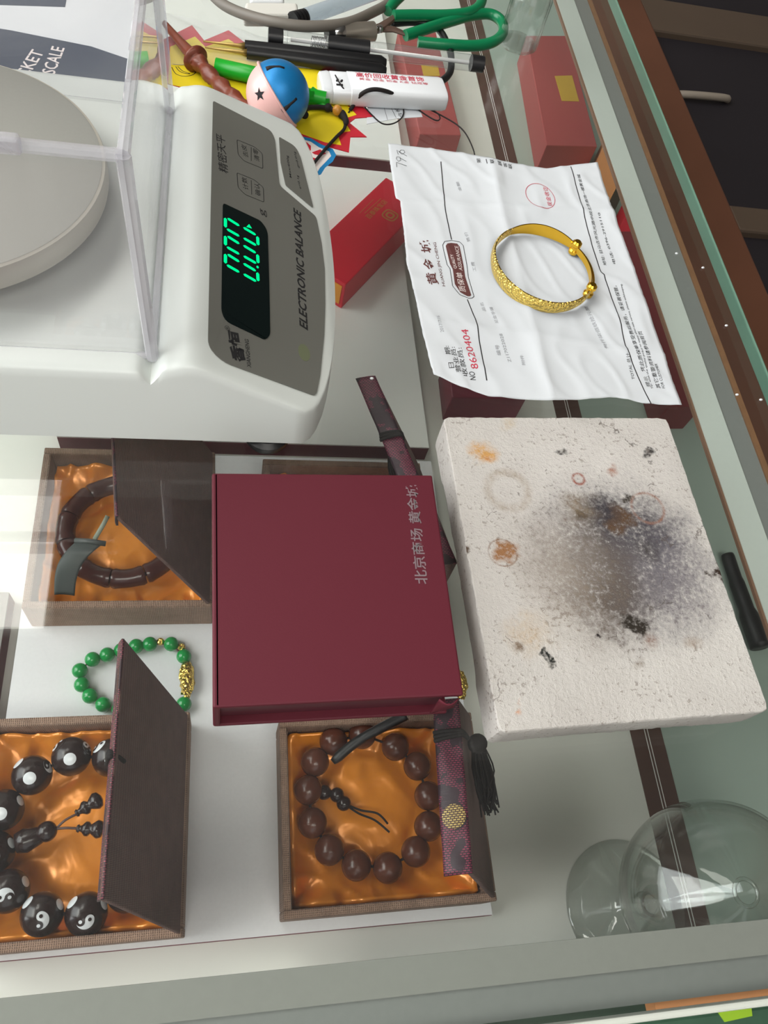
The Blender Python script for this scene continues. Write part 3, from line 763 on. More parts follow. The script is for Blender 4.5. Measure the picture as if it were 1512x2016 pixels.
# cigarette lighter
lt = thing('cigarette_lighter', 'white disposable lighter with red Chinese lettering', 'lighter', (96, 474, 0))
LA = W(633, 172, 6); LB = W(874, 186, 6); lu = (LB-LA); lu.z = 0; LL = lu.length; lu.normalize(); lvv = Vector((-lu.y, lu.x, 0))
def oval(s, hw, hh, n=28, zc=6.2):
    return [LA+lu*s+lvv*(hw*math.copysign(abs(math.cos(t))**.5, math.cos(t)))+Vector((0, 0, zc-6+hh*math.copysign(abs(math.sin(t))**.5, math.sin(t)))) for t in [2*PI*i/n for i in range(n)]]
def loft(rings):
    mb = MB(); n_ = len(rings[0])
    for r in rings: mb.v += [Vector(q) for q in r]
    for i in range(len(rings)-1):
        for j in range(n_): mb.f.append((i*n_+j, i*n_+(j+1) % n_, (i+1)*n_+(j+1) % n_, (i+1)*n_+j))
    mb.f.append(tuple(range(n_))); mb.f.append(tuple((len(rings)-1)*n_+j for j in range(n_)))
    return mb
part('body', loft([oval(17, 11.6, 5.9), oval(17.3, 12, 6.1), oval(LL-3, 12, 6.1), oval(LL-.8, 11.4, 5.7), oval(LL, 10.2, 4.8)]), M_lighter, lt, smooth='auto')
part('hood', loft([oval(5.5, 11.2, 5.5), oval(6, 11.5, 5.8), oval(17.2, 11.5, 5.8)]), M_lighter, lt, smooth='auto')
part('thumb_lever', loft([oval(-1.5, 9, 4.6), oval(-.5, 10.6, 5.6), oval(4, 11.4, 6.1), oval(5.4, 11, 5.8)]), M_lighter, lt, smooth='auto')
lm = MB(); text(lm, '高价回收黄金首饰', LA+lu*22+lvv*3.0+Vector((0, 0, 6.3)), LA+lu*67+lvv*2.0+Vector((0, 0, 6.3)), 5.0, lift=.1, bold=.01)
text(lm, '黄金 铂金 钯金 K金 钻戒等', LA+lu*23.5+lvv*0+Vector((0, 0, 6.3)), LA+lu*69+lvv*(-1)+Vector((0, 0, 6.3)), 2.4, lift=.1)
part('lettering', lm, M_redink, lt)
for s, v, a, b in ((9.2, -1.2, .8, 1.6), (11.8, -1.6, .8, 1.6)):
    q = LA+lu*s+lvv*v+Vector((0, 0, 5.6)); part('vent', MB().slab([q+Vector((a*math.cos(t)+.5*math.sin(t), b*math.sin(t), 0)) for t in [2*PI*i/12 for i in range(12)]], (0, 0, 1), .5), M_darkhole, lt)
q = LA+lu*9+lvv*(-5.6)+Vector((0, 0, 5.3)); part('vent', MB().slab([q+lu*-1.2+lvv*-.7, q+lu*3+lvv*-.7, q+lu*3+lvv*.7, q+lu*-1.2+lvv*.7], (0, 0, 1), .9), M_darkhole, lt)

# ------------------------------------------------------------------ bracelet boxes under the glass
ZR = -108
def satin_fn(x0, x1, y0, y1, seed, ring=None):
    cx, cy = (x0+x1)/2, (y0+y1)/2
    def f(u, v):
        x = x0+(x1-x0)*u; y = y0+(y1-y0)*v
        e = min(x-x0, x1-x, y-y0, y1-y)
        z = ZT+5+13*math.exp(-e/7.5)
        nn = noise.noise(Vector((x*.045+seed, y*.045, 2)))
        z += 3.0*abs(nn)*math.exp(-e/18)*2+.5*noise.noise(Vector((x*.08, y*.08+seed, 6)))
        r1 = .5-abs(noise.noise(Vector((x*.07+y*.035+seed*3, y*.05-x*.03, seed))))
        z += 5.5*max(0, r1-.22)*math.exp(-e/24)*2
        if ring:
            d = math.hypot(x-ring[0], y-ring[1])
            z += 4.5*max(0, 1-(d/ring[2])**4) if d < ring[2] else 0
        z = min(z, ZR-3.5)
        if e < .01: z = ZT+8
        return Vector((x, y, z))
    return f
def tassel(parent, P, d, L, n=64, spread=4.2):
    P = Vector(P); d = Vector(d).normalized()
    k = MB(); k.sphere(P, 4.4, 14, 10, (1, 1, 1.2)); t = part('tassel', k, M_blackcord, parent, smooth=True)
    st_ = MB()
    for i in range(n):
        o = Vector((random.uniform(-1, 1), random.uniform(-1, 1), random.uniform(-1, 1)))*3.0
        e = P+d*L*random.uniform(.75, 1.05)+Vector((random.uniform(-1, 1), random.uniform(-1, 1), random.uniform(-.6, .6)))*spread
        b = P+d*L*.5+o*1.5
        st_.tube(smooth_path([P+o*.6, b, e], 4), .38, 5)
    s_ = part('tassel_threads', st_, M_blackcord, t, smooth=True); s_['kind'] = 'stuff'
def bracelet_box(label, x0, x1, y0, y1, fn, ff, flap, seed, ring=None, gold=None, tas=None, cord=None, brocade_mat=M_broc):
    """x0..y1: outer walls; fn, ff: near and far corner of the cover's raised edge; flap: offset of the hanging brocade edge"""
    t = thing('bracelet_box', label, 'box', ((x0+x1)/2, (y0+y1)/2, ZT), 'brown linen bracelet boxes')
    w_ = 4.2
    for nm, a in (('wall_panel', (x0, x1, y0, y0+w_)), ('wall_panel', (x0, x1, y1-w_, y1)), ('wall_panel', (x0, x0+w_, y0+w_, y1-w_)), ('wall_panel', (x1-w_, x1, y0+w_, y1-w_))):
        part(nm, MB().box(a[0], a[1], a[2], a[3], ZT, ZR), M_linen, t, bevel=.7)
    part('bottom', MB().box(x0+w_, x1-w_, y0+w_, y1-w_, ZT, ZT+2), M_linen, t)
    part('satin_lining', MB().grid(satin_fn(x0+w_, x1-w_, y0+w_, y1-w_, seed, ring), 56, 56), M_satin, t, smooth=True, label='orange satin lining')
    hn = Vector((x1-1, y0+1.5, ZR+.2)); hf = Vector((x1-1, y1-1.5, ZR+.2)); fn = Vector(fn); ff = Vector(ff)
    nn = (hf-hn).cross(fn-hn).normalized()
    if nn.z > 0: nn = -nn
    cv = part('cover', MB().slab([hn, hf, ff, fn], nn, 2.2), M_linend, t, bevel=.6, label='dark linen cover propped half open')
    fl = Vector(flap)
    gn = (ff-fn).cross(fl).normalized()
    if gn.z < 0: gn = -gn
    def flf(u, v):
        p = fn.lerp(ff, u)+fl*v+gn*(.6+.5*math.sin(PI*v))+Vector((0, 0, .6*noise.noise(Vector((u*9, v*2, seed)))))
        return p
    fp = part('brocade_flap', MB().grid(flf, 40, 8), brocade_mat, cv, smooth=True, solid=1.0, label='burgundy brocade flap')
    if gold is not None:
        def gfn(u, v):
            t = 2*PI*u; return flf(gold+.068*v*math.cos(t), .5+.42*v*math.sin(t))+gn*.8
        part('gold_emblem', MB().grid(gfn, 24, 6), M_brocg, fp, solid=.4)
    if cord is not None:
        c = MB(); a = flf(cord, 1)+gn*1.2; b = flf(cord, 0)+gn*1.5; e = b+(hn-fn).normalized()*10-nn*2
        for k in (-1.4, 0, 1.4): c.tube(smooth_path([a+Vector((0, k*1.2, -1)), a.lerp(b, .4)+Vector((0, k, .8)), b+Vector((0, k*.6, 0)), e], 5), .9, 7)
        part('closing_cord', c, M_blackcord, cv, smooth=True)
    if tas: tassel(cv, *tas)
    return t
bracelet_box('brown linen box holding the dark segmented bangle', -104.5, -6, 169, 271, W(233, 1016, -16), W(216, 640, -16), (-.8, 0, -9), 1.0, (-57, 221, 26))
bracelet_box('brown linen box holding the yin yang bead bracelet', -116, -16, 8.5, 111, W(206, 1771, -15), W(246, 1258, -15), (-2.6, 0, -9), 2.3, (-66, 57, 28), cord=.52, brocade_mat=brocade('pink_brocade', (56, 30, 38), (172, 84, 100)))
bracelet_box('brown linen box mostly hidden under the burgundy gift box', 23, 123.5, 168, 267, W(900, 1110, -16), W(739, 742, -16), (-10, 0, -3), 3.1, cord=.66, tas=(W(772, 872, -30), (.25, -.8, -.5), 26))
bracelet_box('brown linen box holding the rosewood bead bracelet and a tassel', 29.5, 134.5, 11.5, 105, W(931, 1720, -17), W(903, 1375, -17), (-10.5, 0, -4), 4.2, (76, 63, 27), gold=.31, cord=.78, tas=(W(940, 1464, -34), (.2, -.75, -.45), 30))

# round rosewood bead bracelet
def beads(t, name, pts, rs, mat, n=24, **kw):
    for p, r in zip(pts, rs):
        key = (name, r, mat.name)
        b = BASE[t.name]
        if key not in BEADM:
            o = part(name, MB().sphere((0, 0, 0), r, n, n//2+2), mat, None, smooth=True); BEADM[key] = o.data; bpy.data.objects.remove(o)
        o = bpy.data.objects.new(name, BEADM[key]); COL.objects.link(o); o.parent = t; o.location = (Vector(p)-b)*.001
        o.rotation_euler = (random.uniform(0, 6), random.uniform(0, 6), random.uniform(0, 6)); BASE[o.name] = Vector(p)
BEADM = {}
rw = thing('wooden_bead_bracelet', 'bracelet of round dark rosewood beads lying on orange satin', 'bracelet', (76, 63, ZT+6))
zz = -117
bp = [W(500+x/3, 1380+y/3, zz) for x, y in ((470, 240), (640, 200), (835, 270), (965, 385), (1030, 560), (1030, 740), (955, 890), (790, 985), (605, 970), (445, 880), (345, 720), (320, 525), (360, 360))]
beads(rw, 'bead', bp, [7.5]*13, M_wood1, 28)
part('elastic_cord', MB().tube(bp, .7, 6, closed=True), M_blackcord, rw)
gb = [W(500+x/3, 1380+y/3, -118) for x, y in ((415, 540), (490, 555), (530, 605))]
beads(rw, 'small_bead', gb, [3.8]*3, M_wood2, 16)
c1 = lambda *p: [W(500+x/3, 1380+y/3, z) for x, y, z in p]
part('cord_end', MB().tube(smooth_path(c1((545, 610, -117), (630, 645, -119), (730, 665, -118), (790, 725, -120))), .55, 6), M_blackcord, rw, smooth=True)
part('cord_end', MB().tube(smooth_path(c1((545, 615, -117), (620, 665, -119), (715, 705, -119), (800, 775, -120))), .55, 6), M_blackcord, rw, smooth=True)
sk = MB(); sk.tube(smooth_path([W(655, 1500, -104), W(700, 1462, -100), W(760, 1428, -94), W(800, 1408, -90)]), [1.6, 2.2, 2.6, 2.6]+[2.6]*15, 10)
lone('black_stick', sk, M_black, 'thin black stick resting slanted across the rosewood beads', 'stick', (80, 95, -110), smooth=True)

# yin yang bead bracelet
yy = thing('yin_yang_bracelet', 'bracelet of large black beads inlaid with white yin yang discs', 'bracelet', (-66, 57, ZT+6))
yc = Vector((-66, 57, -114)); ypts = []
for i in range(12):
    a = 2*PI*(i+.35)/12; ypts.append(yc+Vector((37*math.cos(a), 36*math.sin(a), 0)))
beads(yy, 'bead', ypts, [9.4]*12, M_wood2, 32)
beadobjs = [o for o in yy.children]
def cap(c, d, r, ang, polys, lift=.12, xh=(1, 0, 0)):
    F = frame(d, xh); mb = MB()
    for poly in polys:
        vs = []
        k = len(poly)
        for (x, y) in poly:
            q = math.hypot(x, y)*ang; t = math.atan2(y, x)
            vs.append(Vector(c)+F @ Vector((math.sin(q)*math.cos(t), math.sin(q)*math.sin(t), math.cos(q)))*(r+lift))
        tris = [[Vector(poly[a]) for a in t] for t in tessellate_polygon([[Vector((x, y, 0)) for x, y in poly]])]
        for _ in range(3 if k > 16 else 1):
            nt = []
            for a, b, d_ in tris:
                m1, m2, m3 = (a+b)/2, (b+d_)/2, (d_+a)/2; nt += [[a, m1, m3], [m1, b, m2], [m3, m2, d_], [m1, m2, m3]]
            tris = nt
        for tr in tris:
            o3 = []
            for p in tr:
                q = p.length*ang; t = math.atan2(p.y, p.x)
                o3.append(Vector(c)+F @ Vector((math.sin(q)*math.cos(t), math.sin(q)*math.sin(t), math.cos(q)))*(r+lift))
            mb.add(o3, [(0, 1, 2)])
    return mb
circ = lambda cx, cy, r, n=20: [(cx+r*math.cos(2*PI*i/n), cy+r*math.sin(2*PI*i/n)) for i in range(n)]
drop = [(math.cos(t), math.sin(t)) for t in [-PI/2+PI*i/14 for i in range(15)]]+[(.5*math.cos(t), .5+.5*math.sin(t)) for t in [PI/2-PI*i/8 for i in range(1, 9)]][:0]
def fish():
    out = [(math.cos(t), math.sin(t)) for t in [-PI/2+PI*i/14 for i in range(15)]]
    out += [(-.5*math.sin(PI*i/8), .5+.5*math.cos(PI*i/8)) for i in range(1, 9)]
    out += [(.5*math.sin(PI*i/8), -.5+.5*math.cos(PI*i/8)) for i in range(1, 8)]
    return out
def inlay(i, d, sym=True, s=.42):
    c = ypts[i]; p = beadobjs[i]; b = BASE[p.name]; r = 9.4
    def put(nm, polys, mat, lift):
        mb = cap(c, d, r, s, polys, lift, (random.uniform(-1, 1), random.uniform(-1, 1), .1))
        o = part(nm, mb, mat, yy, smooth=True); return o
    random.seed(i*7+int(d[0]*10))
    if sym:
        h = (random.uniform(-1, 1), random.uniform(-1, 1), .1)
        for nm, polys, mat, lift in (('white_inlay', [circ(0, 0, 1, 28)], M_lighter, .1), ('black_inlay', [fish()], M_wood2, .2), ('inlay_dot', [circ(0, .5, .2, 12)], M_lighter, .3), ('inlay_dot', [circ(0, -.5, .2, 12)], M_wood2, .3)):
            part(nm, cap(c, d, r, s, polys, lift, h), mat, yy, smooth=True)
    else: part('white_inlay', cap(c, d, r, s*.75, [circ(0, 0, 1, 20)], .1), M_lighter, yy, smooth=True)
for i in range(12):
    inlay(i, (.1, -.35, .95), i in (6, 7, 8, 9)); inlay(i, (-.6, .5, .5), i in (2, 3)); inlay(i, (.75, .3, .35), i in (3, 4), .36)
part('elastic_cord', MB().tube(ypts, .8, 6, closed=True), M_blackcord, yy)
g0 = [W(50, 1655, -112), W(92, 1637, -110)]
part('guru_bead', MB().tube([g0[0]-Vector((4, 1, 0)), g0[0], g0[0]+Vector((6, 2, 0)), g0[0]+Vector((10, 3.4, 0))], [4.4, 5.6, 4.0, 2.2], 18), M_wood2, yy, smooth=True)
beads(yy, 'guru_bead', [g0[1]], [4.7], M_wood2, 20)
def gourd(a, b):
    a, b = Vector(a), Vector(b); F = frame(b-a); L = (b-a).length
    part('gourd_bead', MB().lathe(a, [(0, 0), (1.6, 0), (1.9, .06*L), (1.2, .1*L), (1.8, .2*L), (3.3, .32*L), (3.3, .42*L), (2.0, .52*L), (3.4, .66*L), (4.2, .78*L), (3.6, .92*L), (1.4, 1.0*L), (0, L)], 20, F), M_wood2, yy, smooth=True)
gourd(W(150, 1602, -110), W(200, 1570, -108)); gourd(W(152, 1631, -110), W(204, 1633, -108))
part('cord_end', MB().tube(smooth_path([W(110, 1632, -110), W(128, 1615, -109), W(152, 1602, -110)]), .6, 6), M_seam, yy, smooth=True)
part('cord_end', MB().tube(smooth_path([W(110, 1632, -110), W(130, 1630, -109), W(153, 1631, -110)]), .6, 6), M_seam, yy, smooth=True)

# dark segmented bangle
sb = thing('segmented_bangle', 'glossy dark brown bangle of notched segments lying on orange satin', 'bangle', (-57, 221, ZT+6))
sc_ = Vector((-57, 221, -117))
for i in range(11):
    a0 = 2*PI*i/11+.012; a1 = 2*PI*(i+1)/11-.012; path = []; rs = []
    for k in range(11):
        t = a0+(a1-a0)*k/10; path.append(sc_+Vector((32*math.cos(t), 31*math.sin(t), 0))); e = abs(k/10-.5)*2
        rs.append(6.6-1.2*(1-e**4) if e < .95 else 5.4)
    part('segment', MB().tube(path, rs, 18), M_amber, sb, smooth='auto')
part('elastic_cord', MB().tube([sc_+Vector((32*math.cos(t), 31*math.sin(t), 0)) for t in [2*PI*i/40 for i in range(40)]], 1.2, 8, closed=True), M_blackcord, sb)
tg = thing('strap_tag', 'dark grey strap tag with a thin stem standing in the open box', 'tag', (-88, 200, ZT+8))
s0, s1, s2, s3 = W(152, 1066, -96), W(201, 1072, -96), W(147, 1172, -112), W(108, 1170, -112)
def tgf(u, v):
    p = s0.lerp(s1, u)*(1-v)+s3.lerp(s2, u)*v; p.z += 5*math.sin(PI*v)+1.2*math.sin(PI*u); p.x -= 3*math.sin(PI*v); return p
part('strap', MB().grid(tgf, 10, 18), M_grey, tg, smooth=True, solid=1.2)
part('curled_end', MB().tube([s0+Vector((-1, 0, 1)), s0.lerp(s1, .5)+Vector((0, 0, 2)), s1+Vector((2, 0, 1))], 1.5, 10), M_grey, tg, smooth=True)
part('stem', MB().tube([W(186, 1062, -95), W(205, 1030, -92), W(212, 1016, -90)], 1.3, 8), pbr('pale_stem', (150, 158, 140), .4), tg, smooth=True)

# green bead bracelet with gold charm
ZJ = ZT+4.2
jb = thing('green_bead_bracelet', 'green jade bead bracelet with a gold beast charm on the glittery board', 'bracelet', (-48, 138, ZT))
jp = [W(x, y, ZJ) for x, y in ((157, 1320), (182, 1298), (211, 1289), (239, 1280), (268, 1272), (295, 1268), (337, 1268), (362, 1292), (362, 1386), (161, 1348), (177, 1370), (203, 1387), (235, 1396), (268, 1400), (302, 1400), (334, 1396))]
beads(jb, 'jade_bead', jp, [4.1]*len(jp), M_jade, 24)
beads(jb, 'gold_bead', [W(316, 1263, ZJ), W(357, 1274, ZJ)], [2.2, 2.2], M_goldtex, 14)
def lump(c, L, wd, h, ax, seed):
    mb = MB(); F = frame(ax); nu, nv = 28, 20
    mb.sphere(c, 1, nu, nv, (wd, h, L), F)
    for v in mb.v:
        d = (v-Vector(c)); k = 1+.28*noise.noise(d*.32+Vector((seed, 0, 0)))+.22*noise.noise(d*.8+Vector((0, seed, 0))); v.xyz = Vector(c)+d*k
    return mb
part('gold_beast_charm', lump(W(368, 1338, ZJ), 10.2, 4.1, 4.4, W(368, 1372, ZJ)-W(368, 1303, ZJ), 3), M_goldtex, jb, smooth=True, label='gold winged beast charm')
part('cord', MB().tube(jp[:8], .5, 5), M_seam, jb)
lone('gold_charm', lump(W(906, 1348, ZT+24), 8, 4, 4, (.1, 1, 0), 9), M_goldtex, 'small glittering gold charm beside the box with the tassel', 'charm', tuple(W(906, 1348, ZT+20)), smooth=True)

# ------------------------------------------------------------------ gift boxes under the glass
def cuboid(name, label, base4, z0, z1, mat, cat='gift box', group=None):
    b = [Vector((p[0], p[1], 0)) for p in base4]; c = sum(b, Vector())/4
    t = thing(name, label, cat, (c.x, c.y, z0), group)
    part('carton', MB().hexa([xy(p, z0) for p in b], [xy(p, z1) for p in b]), mat, t, bevel=.8)
    return t
ux = Vector((58, 79, 0)).normalized(); uy = Vector((-ux.y, ux.x, 0)); d0 = Vector((85, 421.6, 0))
rbx = cuboid('gift_box', 'bright red gift box with gold emblem lying askew on the white board', [d0, d0+ux*124, d0+ux*124+uy*40, d0+uy*40], ZT, ZT+25, M_red1)
mb = MB(); q = d0+uy*2.5-ux*.15; zb_ = ZT+4
mb.slab([xy(q, zb_), xy(q+uy*34, zb_), xy(q+uy*34, ZT+22), xy(q, ZT+22)], -ux, .5); part('end_label', mb, M_orange, rbx)
gm = MB(); gc = W(768, 424, ZT+25); em = [gc+(ux*math.copysign(abs(math.cos(t))**.6, math.cos(t))*5.5+uy*math.copysign(abs(math.sin(t))**.6, math.sin(t))*5.5) for t in [2*PI*i/28 for i in range(28)]]
strip(gm, em+em[:1], 1.2, lift=.1); strip(gm, [gc+(p-gc)*.5 for p in em+em[:1]], 1.6, lift=.1)
text(gm, '百泰珠宝店', W(728, 432, ZT+25), W(764, 398, ZT+25), 5, lift=.1, bold=.006)
strip(gm, [W(718, 420, ZT+25), W(750, 391, ZT+25)], .5, lift=.1); strip(gm, [W(708, 420, ZT+25), W(735, 393, ZT+25)], .4, lift=.1)
part('gold_emblem', gm, pbr('gold_foil', (196, 142, 74), .45, .5), rbx)
def uprightbox(label, pn0, pn1, pf0, pf1, z0, z1, mat, lab=None, name='gift_box'):
    c = [W(*pn0, z1), W(*pn1, z1), W(*pf1, z1), W(*pf0, z1)]
    t = cuboid(name, label, c, z0, z1, mat)
    if lab: part('paper_label', MB().slab([W(*p, z1) for p in lab], (0, 0, 1), .3), M_label, t)
    return t
uprightbox('dusty red gift box with yellow label under the pens and lighter', (826, 264), (908, 266), (783, 62), (858, 62), ZF, ZF+28, M_red2, [(829, 128), (862, 130), (866, 150), (834, 150)])
uprightbox('long dusty red gift box with yellow label near the aluminium rail', (1076, 286), (1176, 288), (1036, 70), (1118, 70), ZF, ZF+30, M_red2, [(1092, 150), (1126, 149), (1140, 200), (1106, 199)])
uprightbox('long maroon gift box lying along the rail beside the receipt', (1318, 800), (1384, 800), (1208, 455), (1262, 455), ZF, ZF+30, M_red3)
uprightbox('small wine red gift box tucked between the receipt and the block', (890, 782), (1036, 786), (880, 700), (1010, 700), ZF, ZF+28, M_red4)
uprightbox('short bright red box corner showing beside the rail', (1236, 418), (1270, 440), (1228, 396), (1262, 405), ZF, ZF+26, M_redcard)
lone('kraft_carton', MB().prism([W(*p, ZF+31) for p in ((1176, 322), (1197, 402), (1229, 338), (1200, 250))], ZF, ZF+31), M_kraft, 'orange kraft carton wedged between red gift box and aluminium rail', 'carton', tuple(W(1190, 330, ZF)))
lone('olive_ruler', MB().prism([W(*p, ZF+3) for p in ((1197, 404), (1206, 424), (1240, 352), (1229, 340))], ZF, ZF+3), M_olive, 'dull olive flat bar between the kraft carton and a red box', 'bar', tuple(W(1218, 380, ZF)))
lone('folded_paper', MB().prism([W(*p, ZF+1) for p in ((1208, 462), (1228, 418), (1268, 446), (1262, 460))], ZF, ZF+.8), M_white, 'pale folded paper beside the maroon gift box', 'paper', tuple(W(1240, 445, ZF)))
br = MB(); br.tube(smooth_path([W(1432, 1092, ZF+5), W(1448, 1140, ZF+5), W(1470, 1200, ZF+6), W(1497, 1275, ZF+7)], 6), [4.2]+[4.6]*6+[5.2]*6+[6.4]*6, 16)
lone('black_torch', br, M_black, 'black rounded torch lying on the ledge beside the soldering block', 'torch', tuple(W(1460, 1180, ZF)), smooth=True)

# goblet
go = thing('goblet', 'clear stemmed glass goblet standing on the floor of the case', 'goblet', (221.9, 4, ZF))
gc = Vector((221.9, 4, ZF))
part('foot', MB().lathe(gc, [(0, 1.5), (12, 1), (26, .3), (34.5, 0), (35, .8), (34, 1.8), (24, 3.2), (12, 5.6), (6, 9), (4.4, 13)], 64), M_crystal, go, smooth=True)
part('stem', MB().lathe(gc, [(4.4, 13), (4, 18), (5.6, 21), (6.6, 23.5), (5.6, 26), (4.2, 28), (5, 32), (9, 36)], 40), M_crystal, go, smooth=True)
bowl = []
for i in range(25):
    f = i/24; z = 36+80*f; r = 41.5*math.sin(PI*(.06+.62*f))**.75 if f < .999 else 0; bowl.append((max(r, 6), z))
part('bowl', MB().lathe(gc, bowl+[(bowl[-1][0]-.4, bowl[-1][1]+.8), (bowl[-1][0]-1.4, bowl[-1][1]+.5)]+[(max(r-1.3, 3), z) for r, z in reversed(bowl)], 72), M_wine, go, smooth=True)
part('rim', MB().tube([gc+Vector((bowl[-1][0]*math.cos(t)-.6*math.cos(t), bowl[-1][0]*math.sin(t)-.6*math.sin(t), bowl[-1][1])) for t in [2*PI*i/72 for i in range(72)]], .9, 8, closed=True), M_crystal, go, smooth=True)

# ------------------------------------------------------------------ clutter behind the balance
def px(pts, z): return [W(a, b, z) for a, b in pts]
# yellow starburst price card
pc = thing('price_card', 'yellow starburst price card with red edge under the bell', 'price card', (20, 450, 0))
part('red_border', MB().prism(px([(330, 165), (322, 78), (378, 50), (402, 80), (450, 60), (492, 92), (560, 104), (640, 128), (690, 190), (738, 230), (700, 233), (688, 242), (722, 270), (690, 270), (687, 300), (650, 290), (600, 274), (540, 250), (420, 190)], .3), 0, .5), M_redcard, pc)
part('yellow_field', MB().prism(px([(331, 165), (335, 92), (384, 72), (404, 92), (450, 77), (490, 104), (560, 116), (632, 138), (672, 195), (702, 226), (676, 234), (690, 258), (664, 262), (672, 286), (640, 280), (590, 262), (540, 244), (420, 186)], .6), .5, .65), M_yellow, pc)
part('slogan_border', MB().prism(px([(552, 252), (575, 262), (590, 268), (612, 272), (632, 284), (655, 293), (662, 305), (655, 318), (640, 330), (632, 343), (616, 349), (595, 320)], .8), .65, .8), M_bluecard, pc, label='blue rim around the slogan')
part('slogan_edge', MB().prism(px([(560, 258), (578, 268), (595, 274), (612, 279), (628, 290), (648, 298), (652, 307), (640, 320), (630, 330), (624, 340), (612, 338), (598, 318)], .9), .8, .9), M_paperink, pc)
for poly in ([(568, 266), (580, 272), (588, 280), (582, 288), (572, 280)], [(594, 282), (604, 280), (612, 287), (612, 296), (600, 294)], [(614, 300), (630, 294), (642, 302), (632, 306), (620, 304)], [(606, 308), (624, 312), (620, 322), (610, 320)], [(610, 326), (622, 326), (618, 336), (611, 335)]):
    part('slogan_letter', MB().prism(px(poly, 1), .9, 1.0), M_redcard, pc)
fc = MB()
for l in ([(338, 132), (346, 145), (362, 150), (380, 147), (388, 138)], [(346, 131), (352, 139), (362, 144), (374, 145), (360, 140), (350, 131)], [(340, 126), (356, 128), (372, 127), (388, 132)]): strip(fc, smooth_path(px(l, .7)), .5, lift=.02)
part('drawn_face', fc, M_ink, pc)
# clear sleeve over the top of the card
def slv(u, v):
    a = W(322, 28, 0).lerp(W(600, 98, 0), u); b = W(330, 132, 0).lerp(W(618, 140, 0), u); p = a.lerp(b, v)
    p.z = 1.4+2.4*abs(noise.noise(Vector((u*3, v*3, 4))))+1.2*math.sin(PI*v); return p
lone('plastic_sleeve', MB().grid(slv, 40, 24), M_sleeve, 'crinkled clear plastic sleeve over the top of the yellow card', 'plastic sleeve', tuple(W(460, 90, 0)), smooth=True)
# paper ticket
tk = thing('paper_ticket', 'small white printed ticket under the lighter', 'ticket', tuple(W(770, 215, 0)))
part('slip', MB().prism(px([(724, 192), (816, 186), (832, 230), (782, 233), (722, 244)], .4), 0.1, .35), M_paper, tk)
tl = MB(); strip(tl, px([(752, 197), (763, 236)], .4), .25, lift=.02); strip(tl, px([(762, 196), (780, 232)], .4), .3, lift=.02)
text(tl, '合格证', W(796, 232, .4), W(775, 198, .4), 3.0, lift=.02); part('ticket_print', tl, M_ink, tk)
# jingle bell
jl = thing('jingle_bell', 'round jingle bell, glittery blue above and pale pink below', 'bell', (28, 441, 1))
jc = W(547, 186, 19.6); JR = 18.4
axw = (R3 @ Vector((.86, .46, .22))).normalized(); JF = frame(axw)
def hemi(a0, a1, r): return [(r*math.sin(t), r*math.cos(t)) for t in [a0+(a1-a0)*i/18 for i in range(19)]]
part('blue_half', MB().lathe(jc, hemi(0.001, PI*.505, JR), 48, JF), M_blue, jl, smooth=True)
part('pink_half', MB().lathe(jc, hemi(PI*.505, PI-.001, JR), 48, JF), M_pink, jl, smooth=True)
hh = JR*math.cos(PI*.505)
part('seam_flange', MB().lathe(jc, [(JR-.3, hh-.9), (JR+1.3, hh-.7), (JR+1.5, hh), (JR+1.2, hh+.6), (JR-.3, hh+.7)], 64, JF), M_pink, jl, smooth=True)
def bdir(px_, py_):
    d = R3 @ Vector((px_-756, 1008-py_, -FPX)); d.normalize(); o = Vector((0, 0, CAMH))-jc
    b = o.dot(d); disc = b*b-(o.length_squared-JR*JR); t = -b-math.sqrt(max(0, disc)); return (o+d*t).normalized()
def slot(pts, r=.85):
    mb = MB(); mb.tube([jc+bdir(*p)*(JR-.35) for p in pts], [r*1.8, r*1.5]+[r]*(len(pts)-2), 10); part('slot', mb, M_darkhole, jl, smooth=True)
slot([(524, 136), (531, 133), (540, 131), (550, 131), (560, 134)]); slot([(556, 219), (563, 213), (572, 205), (580, 198), (584, 194)])
star = [(math.cos(PI/2+PI*i/5)*(1 if i % 2 == 0 else .42), math.sin(PI/2+PI*i/5)*(1 if i % 2 == 0 else .42)) for i in range(10)]
part('star', cap(jc, bdir(511, 186), JR, .20, [star], .12, tuple(R3 @ Vector((1, .1, 0)))), M_darkhole, jl)
cp = [W(x, y, z) for x, y, z in ((597, 228, 6), (604, 214, 5), (626, 211, 4), (643, 212, 4), (655, 216, 4))]
kc = MB(); kc.tube(smooth_path(cp), 1.5, 8); kc.sphere(W(646, 212, 4), 2.6, 12, 8); kc.sphere(W(600, 226, 5), 2.4, 12, 8)
part('cord', kc, M_blackcord, jl, smooth=True)
part('amber_bead', MB().sphere(W(664, 217, 4.5), 3.1, 16, 10), M_amberbead, jl, smooth=True)
k2 = MB(); k2.tube(smooth_path(px([(670, 222), (676, 228), (681, 238), (680, 246)], 3)), [1.4, 2.2, 2.6, 2.6, 2.6, 2.5, 2.4, 2.3, 2.2, 2.1, 2, 2, 2, 1.9, 1.8, 1.6, 1.4, 1.2, 1], 8)
k2.tube(smooth_path(px([(680, 246), (676, 256), (660, 272), (640, 294), (617, 322)], 2.2)), 1.0, 8); part('cord_knot', k2, M_blackcord, jl, smooth=True)
